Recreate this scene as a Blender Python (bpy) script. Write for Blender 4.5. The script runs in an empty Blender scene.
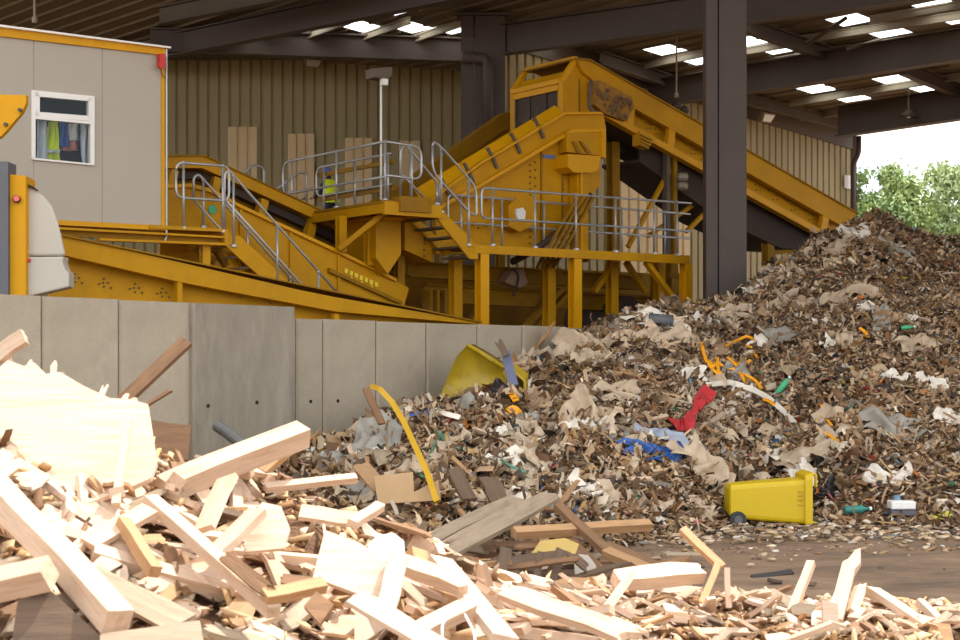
import bpy, math, random
import numpy as np
from mathutils import Vector, Matrix, Euler

# ------------------------------------------------------------------ camera, sky, sun, exposure
scn = bpy.context.scene
COL = scn.collection
FPX, HZ, EYE = 1600.0, 370.0, 1.89          # focal length in pixels, horizon row, eye height
cam_d = bpy.data.cameras.new('camera')
cam_d.sensor_width = 36.0
cam_d.lens = FPX / 960.0 * 36.0
cam_d.shift_y = (HZ - 320.0) / 960.0
cam_d.clip_end = 600
cam_d.dof.use_dof = True; cam_d.dof.focus_distance = 27.0; cam_d.dof.aperture_fstop = 4.5
cam = bpy.data.objects.new('camera', cam_d)
COL.objects.link(cam)
cam.location = (0, 0, EYE)
cam.rotation_euler = (math.pi / 2, 0, 0)
scn.camera = cam

world = bpy.data.worlds.new('world'); scn.world = world
world.use_nodes = True
wn = world.node_tree; wn.nodes.clear()
w_out = wn.nodes.new('ShaderNodeOutputWorld'); w_bg = wn.nodes.new('ShaderNodeBackground')
w_tc = wn.nodes.new('ShaderNodeTexCoord'); w_map = wn.nodes.new('ShaderNodeMapping')
w_map.inputs['Scale'].default_value = (1, 1, 2.6)
w_no = wn.nodes.new('ShaderNodeTexNoise'); w_no.inputs['Scale'].default_value = 5.0; w_no.inputs['Detail'].default_value = 7
w_rp = wn.nodes.new('ShaderNodeValToRGB')
w_rp.color_ramp.elements[0].position = .42; w_rp.color_ramp.elements[0].color = (.74, .82, .94, 1)
w_rp.color_ramp.elements[1].position = .60; w_rp.color_ramp.elements[1].color = (1.0, .955, .885, 1)
wn.links.new(w_tc.outputs['Generated'], w_map.inputs['Vector'])
wn.links.new(w_map.outputs[0], w_no.inputs['Vector']); wn.links.new(w_no.outputs['Fac'], w_rp.inputs['Fac'])
wn.links.new(w_rp.outputs['Color'], w_bg.inputs['Color']); wn.links.new(w_bg.outputs[0], w_out.inputs['Surface'])
w_bg.inputs['Strength'].default_value = 1.65

SUN_EL, SUN_AZ = math.radians(57), math.radians(40)     # azimuth from +X towards +Y
to_sun = Vector((math.cos(SUN_EL) * math.cos(SUN_AZ), math.cos(SUN_EL) * math.sin(SUN_AZ), math.sin(SUN_EL)))
sun_d = bpy.data.lights.new('sun', 'SUN'); sun_d.energy = 4.8; sun_d.angle = math.radians(.6); sun_d.color = (1.0, .94, .86)
sun = bpy.data.objects.new('sun', sun_d); COL.objects.link(sun)
sun.rotation_euler = to_sun.to_track_quat('Z', 'Y').to_euler(); sun.location = (30, 20, 60)

scn.view_settings.view_transform = 'Standard'
scn.view_settings.look = 'None'
scn.view_settings.gamma = 1.0
scn.view_settings.use_curve_mapping = False
scn.view_settings.exposure = 0.55

R = random.Random(7)
NR = np.random.default_rng(11)

# ------------------------------------------------------------------ where a point of the place is
U = Vector((.8, .6, 0)); B = Vector((-.6, .8, 0)); A0 = Vector((.06, 30.9, 0))   # the plant's long axis, its depth axis
Z = Vector((0, 0, 1))
def P(px, py, D):
    return Vector(((px - 480) / FPX * D, D, EYE + (HZ - py) / FPX * D))
def S(px, py, s):                                   # point on the vertical plane s metres behind the plant's front face
    r = Vector(((px - 480) / FPX, 1, (HZ - py) / FPX))
    q = A0 + B * s
    t = q.dot(B) / r.dot(B)
    return Vector((0, 0, EYE)) + r * t
def SL(pts, s): return [S(x, y, s) for x, y in pts]

# ------------------------------------------------------------------ mesh helpers
class MB:
    def __init__(self): self.v = []; self.f = []; self.m = []
    def add(self, vs, fs):
        k = len(self.v); self.v += [Vector(p) for p in vs]; self.f += [[k + i for i in f] for f in fs]; return self
    def prism(self, poly, ext):
        n = len(poly); e = Vector(ext)
        vs = list(poly) + [Vector(p) + e for p in poly]
        fs = [list(range(n)), list(range(2 * n - 1, n - 1, -1))] + [[i, i + n, (i + 1) % n + n, (i + 1) % n] for i in range(n)]
        return self.add(vs, fs)
    def box(self, c, ax, ay, az):                   # centre and three half axes
        c, ax, ay, az = Vector(c), Vector(ax), Vector(ay), Vector(az)
        vs = [c + ax * i + ay * j + az * k for k in (-1, 1) for j in (-1, 1) for i in (-1, 1)]
        return self.add(vs, [[0, 2, 3, 1], [4, 5, 7, 6], [0, 1, 5, 4], [2, 6, 7, 3], [0, 4, 6, 2], [1, 3, 7, 5]])
    def bar(self, p0, p1, w, h, up=(0, 0, 1)):      # straight bar of rectangular section
        p0, p1 = Vector(p0), Vector(p1); d = p1 - p0; L = d.length; d.normalize()
        s = d.cross(Vector(up))
        if s.length < 1e-4: s = d.cross(Vector((0, 1, 0)))
        s.normalize(); t = s.cross(d)
        return self.box((p0 + p1) / 2, d * (L / 2), s * (w / 2), t * (h / 2))
    def ibeam(self, p0, p1, w, h, tf=.03, tw=.02, up=(0, 0, 1)):
        p0, p1 = Vector(p0), Vector(p1); d = (p1 - p0).normalized(); s = d.cross(Vector(up))
        if s.length < 1e-4: s = d.cross(Vector((0, 1, 0)))
        s.normalize(); t = s.cross(d)
        o = t * (h / 2 - tf / 2)
        self.bar(p0 + o, p1 + o, w, tf, up); self.bar(p0 - o, p1 - o, w, tf, up)
        return self.bar(p0, p1, tw, h - 2 * tf, up)
    def tube(self, pts, r, n=6, caps=True):
        pts = [Vector(p) for p in pts]; rr = r if isinstance(r, (list, tuple)) else [r] * len(pts)
        d0 = (pts[1] - pts[0]).normalized(); a = d0.cross(Vector((.31, .22, .93)))
        if a.length < 1e-3: a = d0.cross(Vector((1, 0, 0)))
        a.normalize(); vs = []
        for i, p in enumerate(pts):
            d = (pts[min(i + 1, len(pts) - 1)] - pts[max(i - 1, 0)]).normalized()
            a = (a - d * a.dot(d)); a.normalize(); b = d.cross(a)
            vs += [p + (a * math.cos(2 * math.pi * k / n) + b * math.sin(2 * math.pi * k / n)) * rr[i] for k in range(n)]
        fs = [[i * n + k, i * n + (k + 1) % n, (i + 1) * n + (k + 1) % n, (i + 1) * n + k] for i in range(len(pts) - 1) for k in range(n)]
        if caps: fs += [list(range(n - 1, -1, -1)), [(len(pts) - 1) * n + k for k in range(n)]]
        return self.add(vs, fs)
    def disc(self, c, axis, r, h, n=12):
        c = Vector(c); axis = Vector(axis).normalized()
        return self.tube([c - axis * h / 2, c + axis * h / 2], r, n)
    def ball(self, c, r, n=8, m=6, sc=(1, 1, 1)):
        vs = []; fs = []
        for j in range(m + 1):
            th = math.pi * j / m
            for i in range(n):
                ph = 2 * math.pi * i / n
                vs.append(Vector(c) + Vector((r * sc[0] * math.sin(th) * math.cos(ph), r * sc[1] * math.sin(th) * math.sin(ph), r * sc[2] * math.cos(th))))
        for j in range(m):
            for i in range(n): fs.append([j * n + i, j * n + (i + 1) % n, (j + 1) * n + (i + 1) % n, (j + 1) * n + i])
        return self.add(vs, fs)
    def grid(self, fn, nu, nv):
        vs = [fn(i / nu, j / nv) for j in range(nv + 1) for i in range(nu + 1)]
        return self.add(vs, [[j * (nu + 1) + i, j * (nu + 1) + i + 1, (j + 1) * (nu + 1) + i + 1, (j + 1) * (nu + 1) + i] for j in range(nv) for i in range(nu)])

def fillet(pts, rad, n=4, closed=False):
    pts = [Vector(p) for p in pts]; out = []
    N = len(pts)
    for i, p in enumerate(pts):
        if not closed and i in (0, N - 1): out.append(p); continue
        a = pts[i - 1] - p; b = pts[(i + 1) % N] - p
        r = min(rad, a.length * .45, b.length * .45); a.normalize(); b.normalize()
        q0, q1 = p + a * r, p + b * r
        for k in range(n + 1):
            t = k / n; out.append(q0 * (1 - t) ** 2 + p * 2 * t * (1 - t) + q1 * t * t)
    if closed: out.append(out[0])
    return out

ORG = {}
def tag(o, label=None, cat=None, group=None, kind=None):
    if label: o['label'] = label
    if cat: o['category'] = cat
    if group: o['group'] = group
    if kind: o['kind'] = kind
    return o
def thing(name, loc, label, cat, group=None, kind=None):
    o = bpy.data.objects.new(name, None); COL.objects.link(o); o.empty_display_size = .2
    o.location = Vector(loc); ORG[o] = Vector(loc)
    return tag(o, label, cat, group, kind)
def build(name, mb, mat, parent=None, label=None, cat=None, group=None, kind=None, smooth=False, ground=False):
    vs = mb.v
    lo = Vector((min(p[i] for p in vs) for i in range(3))); hi = Vector((max(p[i] for p in vs) for i in range(3)))
    org = (lo + hi) / 2
    if not parent: org.z = lo.z
    me = bpy.data.meshes.new(name)
    me.from_pydata([tuple(p - org) for p in vs], [], mb.f)
    for m in (mat if isinstance(mat, (list, tuple)) else [mat]): me.materials.append(m)
    if smooth: me.polygons.foreach_set('use_smooth', [True] * len(me.polygons))
    me.update()
    o = bpy.data.objects.new(name, me); COL.objects.link(o)
    o.location = org - (ORG[parent] if parent else Vector()); ORG[o] = org
    if parent: o.parent = parent
    return tag(o, label, cat, group, kind)
def soft(o, w=.01, seg=2):
    m = o.modifiers.new('bevel', 'BEVEL'); m.width = w; m.segments = seg; m.limit_method = 'ANGLE'; return o

# ------------------------------------------------------------------ materials
def srgb(*c):
    c = [x / 255 for x in c]
    return tuple((x / 12.92 if x <= .04045 else ((x + .055) / 1.055) ** 2.4) for x in c)
def M(name, col, rough=.6, metal=0., var=.12, scale=2.5, bump=0., dirt=None, dirt_amt=.5, stretch=(1, 1, 1), rand=0., detail=6, pos=False, bscale=None, spec=.5):
    m = bpy.data.materials.new(name); m.use_nodes = True
    nt = m.node_tree; nd = nt.nodes; lk = nt.links
    bs = nd['Principled BSDF']; bs.inputs['Roughness'].default_value = rough; bs.inputs['Metallic'].default_value = metal; bs.inputs['Specular IOR Level'].default_value = spec
    tc = nd.new('ShaderNodeTexCoord'); mp = nd.new('ShaderNodeMapping'); mp.inputs['Scale'].default_value = stretch
    if pos:
        g = nd.new('ShaderNodeNewGeometry'); lk.new(g.outputs['Position'], mp.inputs['Vector'])
    else: lk.new(tc.outputs['Object'], mp.inputs['Vector'])
    no = nd.new('ShaderNodeTexNoise'); no.inputs['Scale'].default_value = scale; no.inputs['Detail'].default_value = detail; no.inputs['Roughness'].default_value = .62
    lk.new(mp.outputs[0], no.inputs['Vector'])
    rp = nd.new('ShaderNodeValToRGB'); rp.color_ramp.elements[0].position = .3; rp.color_ramp.elements[1].position = .7
    rp.color_ramp.elements[0].color = (*[max(0, c * (1 - var)) for c in col], 1); rp.color_ramp.elements[1].color = (*[min(1, c * (1 + var)) for c in col], 1)
    lk.new(no.outputs['Fac'], rp.inputs['Fac']); out = rp.outputs['Color']
    if dirt:
        n2 = nd.new('ShaderNodeTexNoise'); n2.inputs['Scale'].default_value = scale * .7; n2.inputs['Detail'].default_value = 9; n2.inputs['Roughness'].default_value = .7
        lk.new(mp.outputs[0], n2.inputs['Vector'])
        r2 = nd.new('ShaderNodeValToRGB'); r2.color_ramp.elements[0].position = .46; r2.color_ramp.elements[1].position = .75
        r2.color_ramp.elements[1].color = (dirt_amt,) * 3 + (1,)
        lk.new(n2.outputs['Fac'], r2.inputs['Fac'])
        mx = nd.new('ShaderNodeMixRGB'); mx.inputs[2].default_value = (*dirt, 1)
        lk.new(r2.outputs['Color'], mx.inputs[0]); lk.new(out, mx.inputs[1]); out = mx.outputs[0]
    if rand:
        oi = nd.new('ShaderNodeObjectInfo'); mr = nd.new('ShaderNodeMapRange')
        mr.inputs['To Min'].default_value = 1 - rand; mr.inputs['To Max'].default_value = 1 + rand
        lk.new(oi.outputs['Random'], mr.inputs['Value'])
        hs = nd.new('ShaderNodeHueSaturation'); lk.new(mr.outputs[0], hs.inputs['Value']); lk.new(out, hs.inputs['Color']); out = hs.outputs[0]
    lk.new(out, bs.inputs['Base Color'])
    if bump:
        bp = nd.new('ShaderNodeBump'); bp.inputs['Strength'].default_value = bump; bp.inputs['Distance'].default_value = .03
        if bscale:
            n3 = nd.new('ShaderNodeTexNoise'); n3.inputs['Scale'].default_value = bscale; n3.inputs['Detail'].default_value = 5
            lk.new(mp.outputs[0], n3.inputs['Vector']); lk.new(n3.outputs['Fac'], bp.inputs['Height'])
        else: lk.new(no.outputs['Fac'], bp.inputs['Height'])
        lk.new(bp.outputs[0], bs.inputs['Normal'])
    return m
def attr_mat(name, rough=.75):
    m = bpy.data.materials.new(name); m.use_nodes = True; nt = m.node_tree
    a = nt.nodes.new('ShaderNodeVertexColor'); a.layer_name = 'scrap_colour'
    nt.links.new(a.outputs['Color'], nt.nodes['Principled BSDF'].inputs['Base Color']); nt.nodes['Principled BSDF'].inputs['Roughness'].default_value = rough
    return m

dirtc = srgb(112, 84, 46)
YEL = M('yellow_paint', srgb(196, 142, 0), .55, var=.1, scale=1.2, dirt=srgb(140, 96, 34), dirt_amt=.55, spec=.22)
YELD = M('yellow_paint_dusty_shaded', srgb(152, 110, 14), .7, var=.14, scale=1.5, dirt=dirtc, dirt_amt=.75, spec=.2)  # dusty yellow, darkened to carry the shade of rear and recessed parts
YELB = M('yellow_cover', srgb(214, 154, 0), .5, var=.06, scale=1.2, dirt=srgb(170, 120, 40), dirt_amt=.3, spec=.25)
RUSTY = M('rusty_guard', srgb(158, 112, 34), .8, var=.25, scale=6, bump=.5, dirt=srgb(104, 74, 40), dirt_amt=.8)
GALV = M('galvanised_steel', srgb(176, 176, 174), .38, .55, var=.1, scale=6)
DSTEEL = M('dark_steel', srgb(82, 69, 62), .6, var=.08, scale=1.5)
DSTEEL2 = M('brown_steel', srgb(92, 80, 66), .65, var=.12, scale=1.2)
PURL = M('purlin_steel', srgb(168, 156, 134), .5, .1, var=.1, scale=1.2)
CLAD = M('olive_cladding', srgb(160, 144, 101), .6, var=.07, scale=.6, stretch=(1, 1, .25), pos=True)
CLADL = M('pale_cladding', srgb(222, 194, 146), .6, var=.06, scale=.8, pos=True)
ROOFM = M('roof_sheet', srgb(120, 104, 80), .65, var=.12, scale=.5, pos=True)
CONC = M('concrete', srgb(172, 159, 138), .85, var=.13, scale=1.1, bump=.25, dirt=srgb(138, 128, 112), dirt_amt=.65, rand=.05, bscale=30)
CONCD = M('stained_concrete', srgb(148, 138, 121), .85, var=.25, scale=1.3, bump=.25, dirt=srgb(100, 93, 83), dirt_amt=.9, stretch=(1.6, 1.6, .45), bscale=30)
DIRT = M('packed_dirt', srgb(134, 108, 84), .95, var=.35, scale=1.1, bump=1.0, dirt=srgb(78, 62, 50), dirt_amt=1.0, stretch=(.8, 1.3, 1), pos=True, bscale=9)
RUB = M('black_rubber', srgb(66, 54, 46), .8, var=.2, scale=3, dirt=srgb(92, 76, 58), dirt_amt=.4)
BELT = M('conveyor_belt', srgb(60, 48, 40), .85, var=.2, scale=2, dirt=srgb(96, 76, 56), dirt_amt=.4)
CABW = M('cabin_panel', srgb(176, 166, 150), .5, var=.03, scale=.8)
HOODW = M('hood_white', srgb(188, 181, 166), .45, var=.04, scale=1.0)
PVC = M('white_upvc', srgb(238, 234, 226), .35, var=.02)
DARK = M('dark_interior', srgb(40, 34, 30), .9, var=.1)
GREYP = M('grey_post', srgb(92, 94, 98), .5, var=.05)
CURT = M('curtain', srgb(196, 200, 208), .9, var=.05)
RED = M('red_plastic', srgb(196, 44, 34), .45, var=.1)
REDL = M('red_lens', srgb(228, 96, 88), .25, var=.05)
HIVIS = M('hi_vis_yellow', srgb(214, 232, 24), .8, var=.05, rand=.0)
SILV = M('reflective_tape', srgb(200, 204, 204), .4, var=.03)
NAVY = M('navy_cloth', srgb(30, 34, 48), .9, var=.1)
BLUEC = M('blue_cloth', srgb(44, 84, 158), .85, var=.1)
PINKC = M('pink_cloth', srgb(222, 140, 124), .85, var=.1)
SKIN = M('skin', srgb(196, 140, 110), .6, var=.05)
WHITEP = M('white_plastic', srgb(232, 230, 224), .5, var=.04)
BLUEP = M('blue_plastic', srgb(96, 124, 176), .5, var=.05)
GREENP = M('green_plastic', srgb(70, 170, 120), .5, var=.05)
LAMPG = M('lamp_housing', srgb(150, 140, 122), .5, .3, var=.05)
def glass_mat():
    m = bpy.data.materials.new('window_glass'); m.use_nodes = True; nt = m.node_tree; nt.nodes.clear()
    o = nt.nodes.new('ShaderNodeOutputMaterial'); t = nt.nodes.new('ShaderNodeBsdfTransparent'); g = nt.nodes.new('ShaderNodeBsdfGlossy')
    t.inputs['Color'].default_value = (.9, .92, .92, 1); g.inputs['Roughness'].default_value = .03
    mx = nt.nodes.new('ShaderNodeMixShader'); mx.inputs[0].default_value = .015
    nt.links.new(t.outputs[0], mx.inputs[1]); nt.links.new(g.outputs[0], mx.inputs[2]); nt.links.new(mx.outputs[0], o.inputs['Surface'])
    return m
GLASS = glass_mat()
def skylight_mat():
    m = bpy.data.materials.new('translucent_rooflight'); m.use_nodes = True; nt = m.node_tree; nt.nodes.clear()
    o = nt.nodes.new('ShaderNodeOutputMaterial'); t = nt.nodes.new('ShaderNodeBsdfTranslucent'); t.inputs['Color'].default_value = (.86, .88, .86, 1)
    nt.links.new(t.outputs[0], o.inputs['Surface']); return m
SKYL = skylight_mat()
def wood(name, c0, c1, rough=.75, rand=.12):
    m = M(name, c0, rough, var=.1, scale=3.2, stretch=(.9, 9, 9), rand=rand, bump=.25, dirt=c1, dirt_amt=.8)
    return m
W_PALE = wood('pale_pine', srgb(206, 178, 152), srgb(172, 134, 98))
W_CREAM = wood('cream_plywood', srgb(210, 184, 160), srgb(186, 150, 116), rand=.08)
W_TAN = wood('tan_timber', srgb(180, 140, 98), srgb(132, 94, 60))
W_GREY = wood('weathered_grey_timber', srgb(160, 140, 116), srgb(112, 94, 76))
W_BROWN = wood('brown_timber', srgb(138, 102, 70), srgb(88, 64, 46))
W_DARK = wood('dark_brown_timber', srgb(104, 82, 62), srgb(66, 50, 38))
# ------------------------------------------------------------------ the setting
# ground: packed dirt, gently uneven
def gz(x, y): return .03 * math.sin(x * .7 + y * .3) * math.sin(y * .9) + .012 * math.sin(x * 2.1 - y * 3.3)
mb = MB()
mb.grid(lambda a, b: Vector((-16 + 36 * a, 5 + 34 * b, gz(-16 + 36 * a, 5 + 34 * b))), 120, 140)
fl = build('floor', mb, DIRT, kind='structure', label='packed brown dirt yard floor with tyre tracks', smooth=True)
mb = MB()
mb.add([(-300, -200, -.08), (300, -200, -.08), (300, 400, -.08), (-300, 400, -.08)], [[0, 1, 2, 3]])
build('ground_apron', mb, DIRT, parent=fl)

# concrete retaining wall: two runs of precast panels
def conc_run(name, label, pxs, ytop, hwall, D_of, mat_of):
    root = thing(name, P(pxs[0], 400, D_of(pxs[0])), label, None, kind='structure')
    root.location.z = 0; ORG[root].z = 0
    for i in range(len(pxs) - 1):
        x0, x1 = pxs[i] + .45, pxs[i + 1] - .45
        a, b = P(x0, HZ, D_of(x0)), P(x1, HZ, D_of(x1)); a.z = b.z = 0
        d = (b - a).normalized(); nb = Vector((-d.y, d.x, 0)); off, dz, m = mat_of(i)
        mb = MB(); top = EYE + hwall + dz
        c = .03
        base = [a - nb * off, b - nb * off, b - nb * off + nb * .18, a - nb * off + nb * .18]
        # chamfered vertical edges
        f0, f1 = base[0], base[1]
        poly = [f0 + nb * c, f0 + d * c, f1 - d * c, f1 + nb * c, base[2], base[3]]
        mb.prism([Vector((p.x, p.y, -.1)) for p in poly], (0, 0, top + .1))
        pn = build('concrete_panel', mb, m, root)
        for (fx, zz) in ((.13, 1.44), (.6, 1.47)) if (x1 - x0) > 90 else ((.25, 1.45),) if (x1 - x0) > 35 else ((.5, 1.45),):
            q = f0 + (f1 - f0) * fx
            h = MB(); h.disc(Vector((q.x, q.y, zz)) - nb * .003, nb, .026, .012, 10)
            build('tie_hole', h, DARK, pn)
    return root
D1 = lambda x: .85 * FPX / (74 - .0405 * (x - 43))
D2 = lambda x: .72 * FPX / (52 - .0345 * (x - 297))
conc_run('wall_front', 'near run of tall grey concrete panels at left', [-350, -270, -190, -110, -34, 43, 120, 193], 300, .85, D1, lambda i: (0, R.uniform(-.012, .012), CONC))
conc_run('wall_front_end', 'wide stained concrete end panel of the near wall', [193.5, 296.5], 303, .85, lambda x: D1(x) - .12, lambda i: (0, -.015, CONCD))
conc_run('wall_middle', 'far run of grey concrete panels partly buried by waste', [262, 297, 324, 377, 427, 478, 523, 567, 610, 650, 690], 320, .72, D2, lambda i: (0, R.uniform(-.01, .01), CONC))

# cladding
DL = 52.0
def clad_sheet(a, b, z0, z1a, z1b, mat, root, name='cladding_sheet', pitch=.345):
    a, b = Vector(a), Vector(b); L = (b - a).length; d = (b - a) / L; nb = Vector((d.y, -d.x, 0))
    n = max(1, round(L / pitch)); prof = []
    for i in range(n):
        for f, h in ((0, .0), (.1, .0), (.2, .06), (.9, .06)): prof.append(((i + f) / n * L, h))
    prof.append((L, .0))
    mb = MB(); vs = []
    for t, h in prof:
        p = a + d * t + nb * h; vs += [Vector((p.x, p.y, z0)), Vector((p.x, p.y, z1a + (z1b - z1a) * t / L))]
    mb.add(vs, [[2 * i, 2 * i + 2, 2 * i + 3, 2 * i + 1] for i in range(len(prof) - 1)])
    return build(name, mb, mat, root)
wl = thing('wall_left', (0, DL, 0), 'olive ribbed steel cladding wall behind the conveyors', None, kind='structure')
zt = EYE + (HZ - 60) / FPX * DL
x = -24.0
while x < 1.2:
    clad_sheet((x, DL, 0), (x + 1.035, DL, 0), 0, zt, zt, CLAD, wl); x += 1.035
mb = MB(); mb.box((-12, DL - .08, zt + .18), (13.3, 0, 0), (0, .06, 0), (0, 0, .2)); build('flashing', mb, M('olive_flashing', srgb(112, 100, 72), .6), wl)
mb = MB(); mb.box((-12, DL + .2, 6.6), (14.5, 0, 0), (0, .05, 0), (0, 0, 6.6)); build('backing_wall', mb, DSTEEL, wl)
for (x0, x1, y0) in ((228, 258, 127), (288, 315, 134), (345, 373, 138), (399, 421, 141)):
    a, b = P(x0, y0, DL - .1), P(x1, y0, DL - .1)
    clad_sheet((a.x, a.y, 0), (b.x, b.y, 0), 1.0, a.z, a.z, CLADL, wl, 'pale_sheet')

UR = Vector((.75, .66, 0)).normalized(); W0 = Vector((3.675, 49, 0)); KR = .085
def roof_z(x, y): return 11.5 - KR * (Vector((x, y, 0)) - W0).dot(UR)
wr = thing('wall_right', (W0.x, W0.y, 0), 'olive ribbed steel gable wall behind the long conveyor', None, kind='structure')
t = -5.2
NRM = Vector((UR.y, -UR.x, 0))
while t < 12.6:
    t1 = min(t + 1.0, 12.9); a, b = W0 + UR * t, W0 + UR * t1
    clad_sheet(a, b, 0, roof_z(a.x, a.y) - .55, roof_z(b.x, b.y) - .55, CLAD, wr, pitch=.34); t += 1.0
for (x0, x1, y0) in ((618, 690, 148),):
    def onw(px, off=.1):
        r = (px - 480) / FPX; w = W0 + NRM * off
        k = (r * w.y - w.x) / (UR.x - r * UR.y); return w + UR * k
    k = 0; a, b = onw(x0), onw(x1); n = 4
    for i in range(n):
        p, q = a.lerp(b, i / n), a.lerp(b, (i + .97) / n); zz = EYE + (HZ - y0) / FPX * p.y
        clad_sheet(p, q, 1.0, zz, zz - .05, CLADL, wr, 'pale_sheet', pitch=.34)
a, b = W0 - UR * 5.2, W0 + UR * 12.9
mb = MB(); mb.prism([Vector((a.x, a.y, roof_z(a.x, a.y) - .6)), Vector((b.x, b.y, roof_z(b.x, b.y) - .6)), Vector((b.x, b.y, roof_z(b.x, b.y) - .02)), Vector((a.x, a.y, roof_z(a.x, a.y) - .02))], NRM * .12)
build('verge_trim', mb, DSTEEL2, wr)
q = onw(848, .12); q.z = EYE + (HZ - 182) / FPX * q.y
mb = MB(); mb.box(q, UR * .22, NRM * .02, Z * .24); build('white_sign', mb, PVC, wr)
mb = MB(); mb.bar(Vector((b.x, b.y, 0)), Vector((b.x, b.y, roof_z(b.x, b.y))), .3, .3); build('end_post', mb, DSTEEL, wr)

# roof: ribbed sheet with a grid of rooflights, beams and purlins under it
DR = -NRM * -1                                   # towards the camera, along the purlins
DR = Vector((UR.y, -UR.x, 0))
ceil = thing('ceiling', (0, 40, 11), 'dark ribbed shed roof with bright rooflights and steel beams', None, kind='structure')
D_EDGE = 18.0
def RT(t, r, dz=0):
    p = W0 + UR * t + DR * r; p.z = roof_z(p.x, p.y) + dz; return p
def roof_px(px, py, dz=0):                       # where the line of sight through a pixel meets the roof
    r = Vector(((px - 480) / FPX, 1, (HZ - py) / FPX)); o = Vector((0, 0, EYE))
    # z = 11.5 - K*((x,y)-W0).UR + dz
    k = (11.5 + dz + KR * W0.dot(UR) - EYE) / (r.z + KR * (r.x * UR.x + r.y * UR.y))
    p = o + r * k; q = p - W0; q.z = 0
    return q.dot(UR), q.dot(DR)
# rooflights in rows; cell grid in (t, r)
sky_px = [(665, 50), (745, 42), (778, 49), (818, 60), (850, 20), (888, 32), (938, 6), (930, 44), (817, 89), (852, 98), (892, 79), (928, 88), (750, 70), (960, 18), (700, 60), (742, 12),
          (305, 25), (362, 27), (412, 28), (452, 29), (255, 23), (395, 9), (560, 33)]
lights = []
for px, py in sky_px:
    t, r = roof_px(px, py); lights.append((t, r))
# unseen part of the roof nearer the yard carries the same pattern
for i in range(-7, 6):
    for j in range(0, 7):
        t = -14 + i * 4.2 + 12; r = 13 + j * 5.0
        q = W0 + UR * t + DR * r; q.z = roof_z(q.x, q.y)
        if q.y > 3 and HZ - (q.z - EYE) / q.y * FPX < -40: lights.append((t, r))
HT, HR = .42, .52
T0, T1 = -44.0, 12.9
def RTE(t):                                      # the front edge is parallel to the picture: r where y = D_EDGE
    return (D_EDGE - W0.y - UR.y * t) / DR.y
def mb_roof():
    # strips along r between the rooflights; each strip is a ribbed quad with holes left for rooflights in its column
    ts = set([T0, T1])
    for t, r in lights: ts.add(round(t - HT, 3)); ts.add(round(t + HT, 3))
    ts = sorted(x for x in ts if T0 <= x <= T1); m = MB()
    for a, b in zip(ts, ts[1:]):
        if b - a < 1e-3: continue
        c = (a + b) / 2
        holes = sorted((r - HR, r + HR) for t, r in lights if t - HT < c < t + HT)
        rmax = RTE(c); cur = -24.0
        for h0, h1 in holes + [(rmax, rmax + 1)]:
            h0 = min(h0, rmax)
            if h0 > cur:
                if h0 == rmax:
                    m.add([RT(a, cur), RT(b, cur), RT(b, RTE(b)), RT(a, RTE(a))], [[0, 1, 2, 3]])
                else: m.add([RT(a, cur), RT(b, cur), RT(b, h0), RT(a, h0)], [[0, 1, 2, 3]])
            cur = max(cur, h1)
            if cur >= rmax: break
    return m
build('roof_sheet', mb_roof(), ROOFM, ceil)
proto_sky = None
for t, r in lights:
    if r > RTE(t) - 1.2 or t < T0 or t > T1: continue
    m = MB(); m.add([RT(t - HT, r - HR, .02), RT(t + HT, r - HR, .02), RT(t + HT, r + HR, .02), RT(t - HT, r + HR, .02)], [[0, 1, 2, 3]])
    build('rooflight', m, SKYL, ceil)
# ribs of the sheet
m = MB()
k = T0
while k < T1:
    segs = [-20.0]
    for t, r in sorted(lights, key=lambda q: q[1]):
        if abs(t - k) < HT + .05 and -20 < r - HR and r + HR < 8: segs += [r - HR - .03, r + HR + .03]
    segs.append(8.0)
    for a, b in zip(segs[::2], segs[1::2]):
        if b > a: m.prism([RT(k - .04, a, -.002), RT(k + .04, a, -.002), RT(k, a, -.06)], RT(k, b, 0) - RT(k, a, 0))
    k += .55
build('roof_ribs', m, ROOFM, ceil, kind='stuff')
# purlins across (parallel to UR) and main beams along DR
for r in (3.3, 5.7, 8.1):
    pass
def beam_px(name, x0, y0, x1, y1, w, h, mat, dz):
    t0, r0 = roof_px(x0, y0, dz); t1, r1 = roof_px(x1, y1, dz)
    m = MB(); m.ibeam(RT(t0, r0, dz), RT(t1, r1, dz), w, h, .04, .03); return build(name, m, mat, ceil)
# main rafters, dark
beam_px('roof_beam', 505, 118, 1250, -2, .35, .85, DSTEEL, -.75)
beam_px('roof_beam', 500, 40, 1200, -55, .35, .85, DSTEEL, -.75)
beam_px('roof_beam', 110, 58, 500, -22, .35, .7, DSTEEL, -.5)
beam_px('roof_beam', 160, 16, 330, -18, .3, .5, DSTEEL2, -.5)
beam_px('lintel_beam', 838, 122, 1400, 37, .4, 1.0, DSTEEL, -.75)
beam_px('eaves_beam', 150, 40, 520, 52, .35, .7, DSTEEL, -.45)
beam_px('tie_beam', 742, 24, 862, 66, .25, .4, DSTEEL, -.35)
beam_px('tie_beam', 903, 68, 990, 104, .25, .4, DSTEEL, -.35)
beam_px('tie_beam', 600, 58, 742, 106, .25, .4, DSTEEL2, -.35)
beam_px('tie_beam', 700, 88, 850, 126, .2, .35, DSTEEL2, -.3)
for (x0, y0, x1, y1) in ((615, 71, 720, 50), (778, 43, 975, 13), (795, 57, 975, 30), (740, 52, 805, 41), (740, 67, 850, 48), (790, 103, 975, 74), (590, 36, 705, 13),
                         (300, 38, 350, 20), (355, 40, 410, 20), (405, 42, 470, 20), (250, 34, 300, 20), (800, 118, 975, 92), (870, 20, 975, 2)):
    beam_px('purlin', x0, y0, x1, y1, .09, .22, PURL, -.14)
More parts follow.
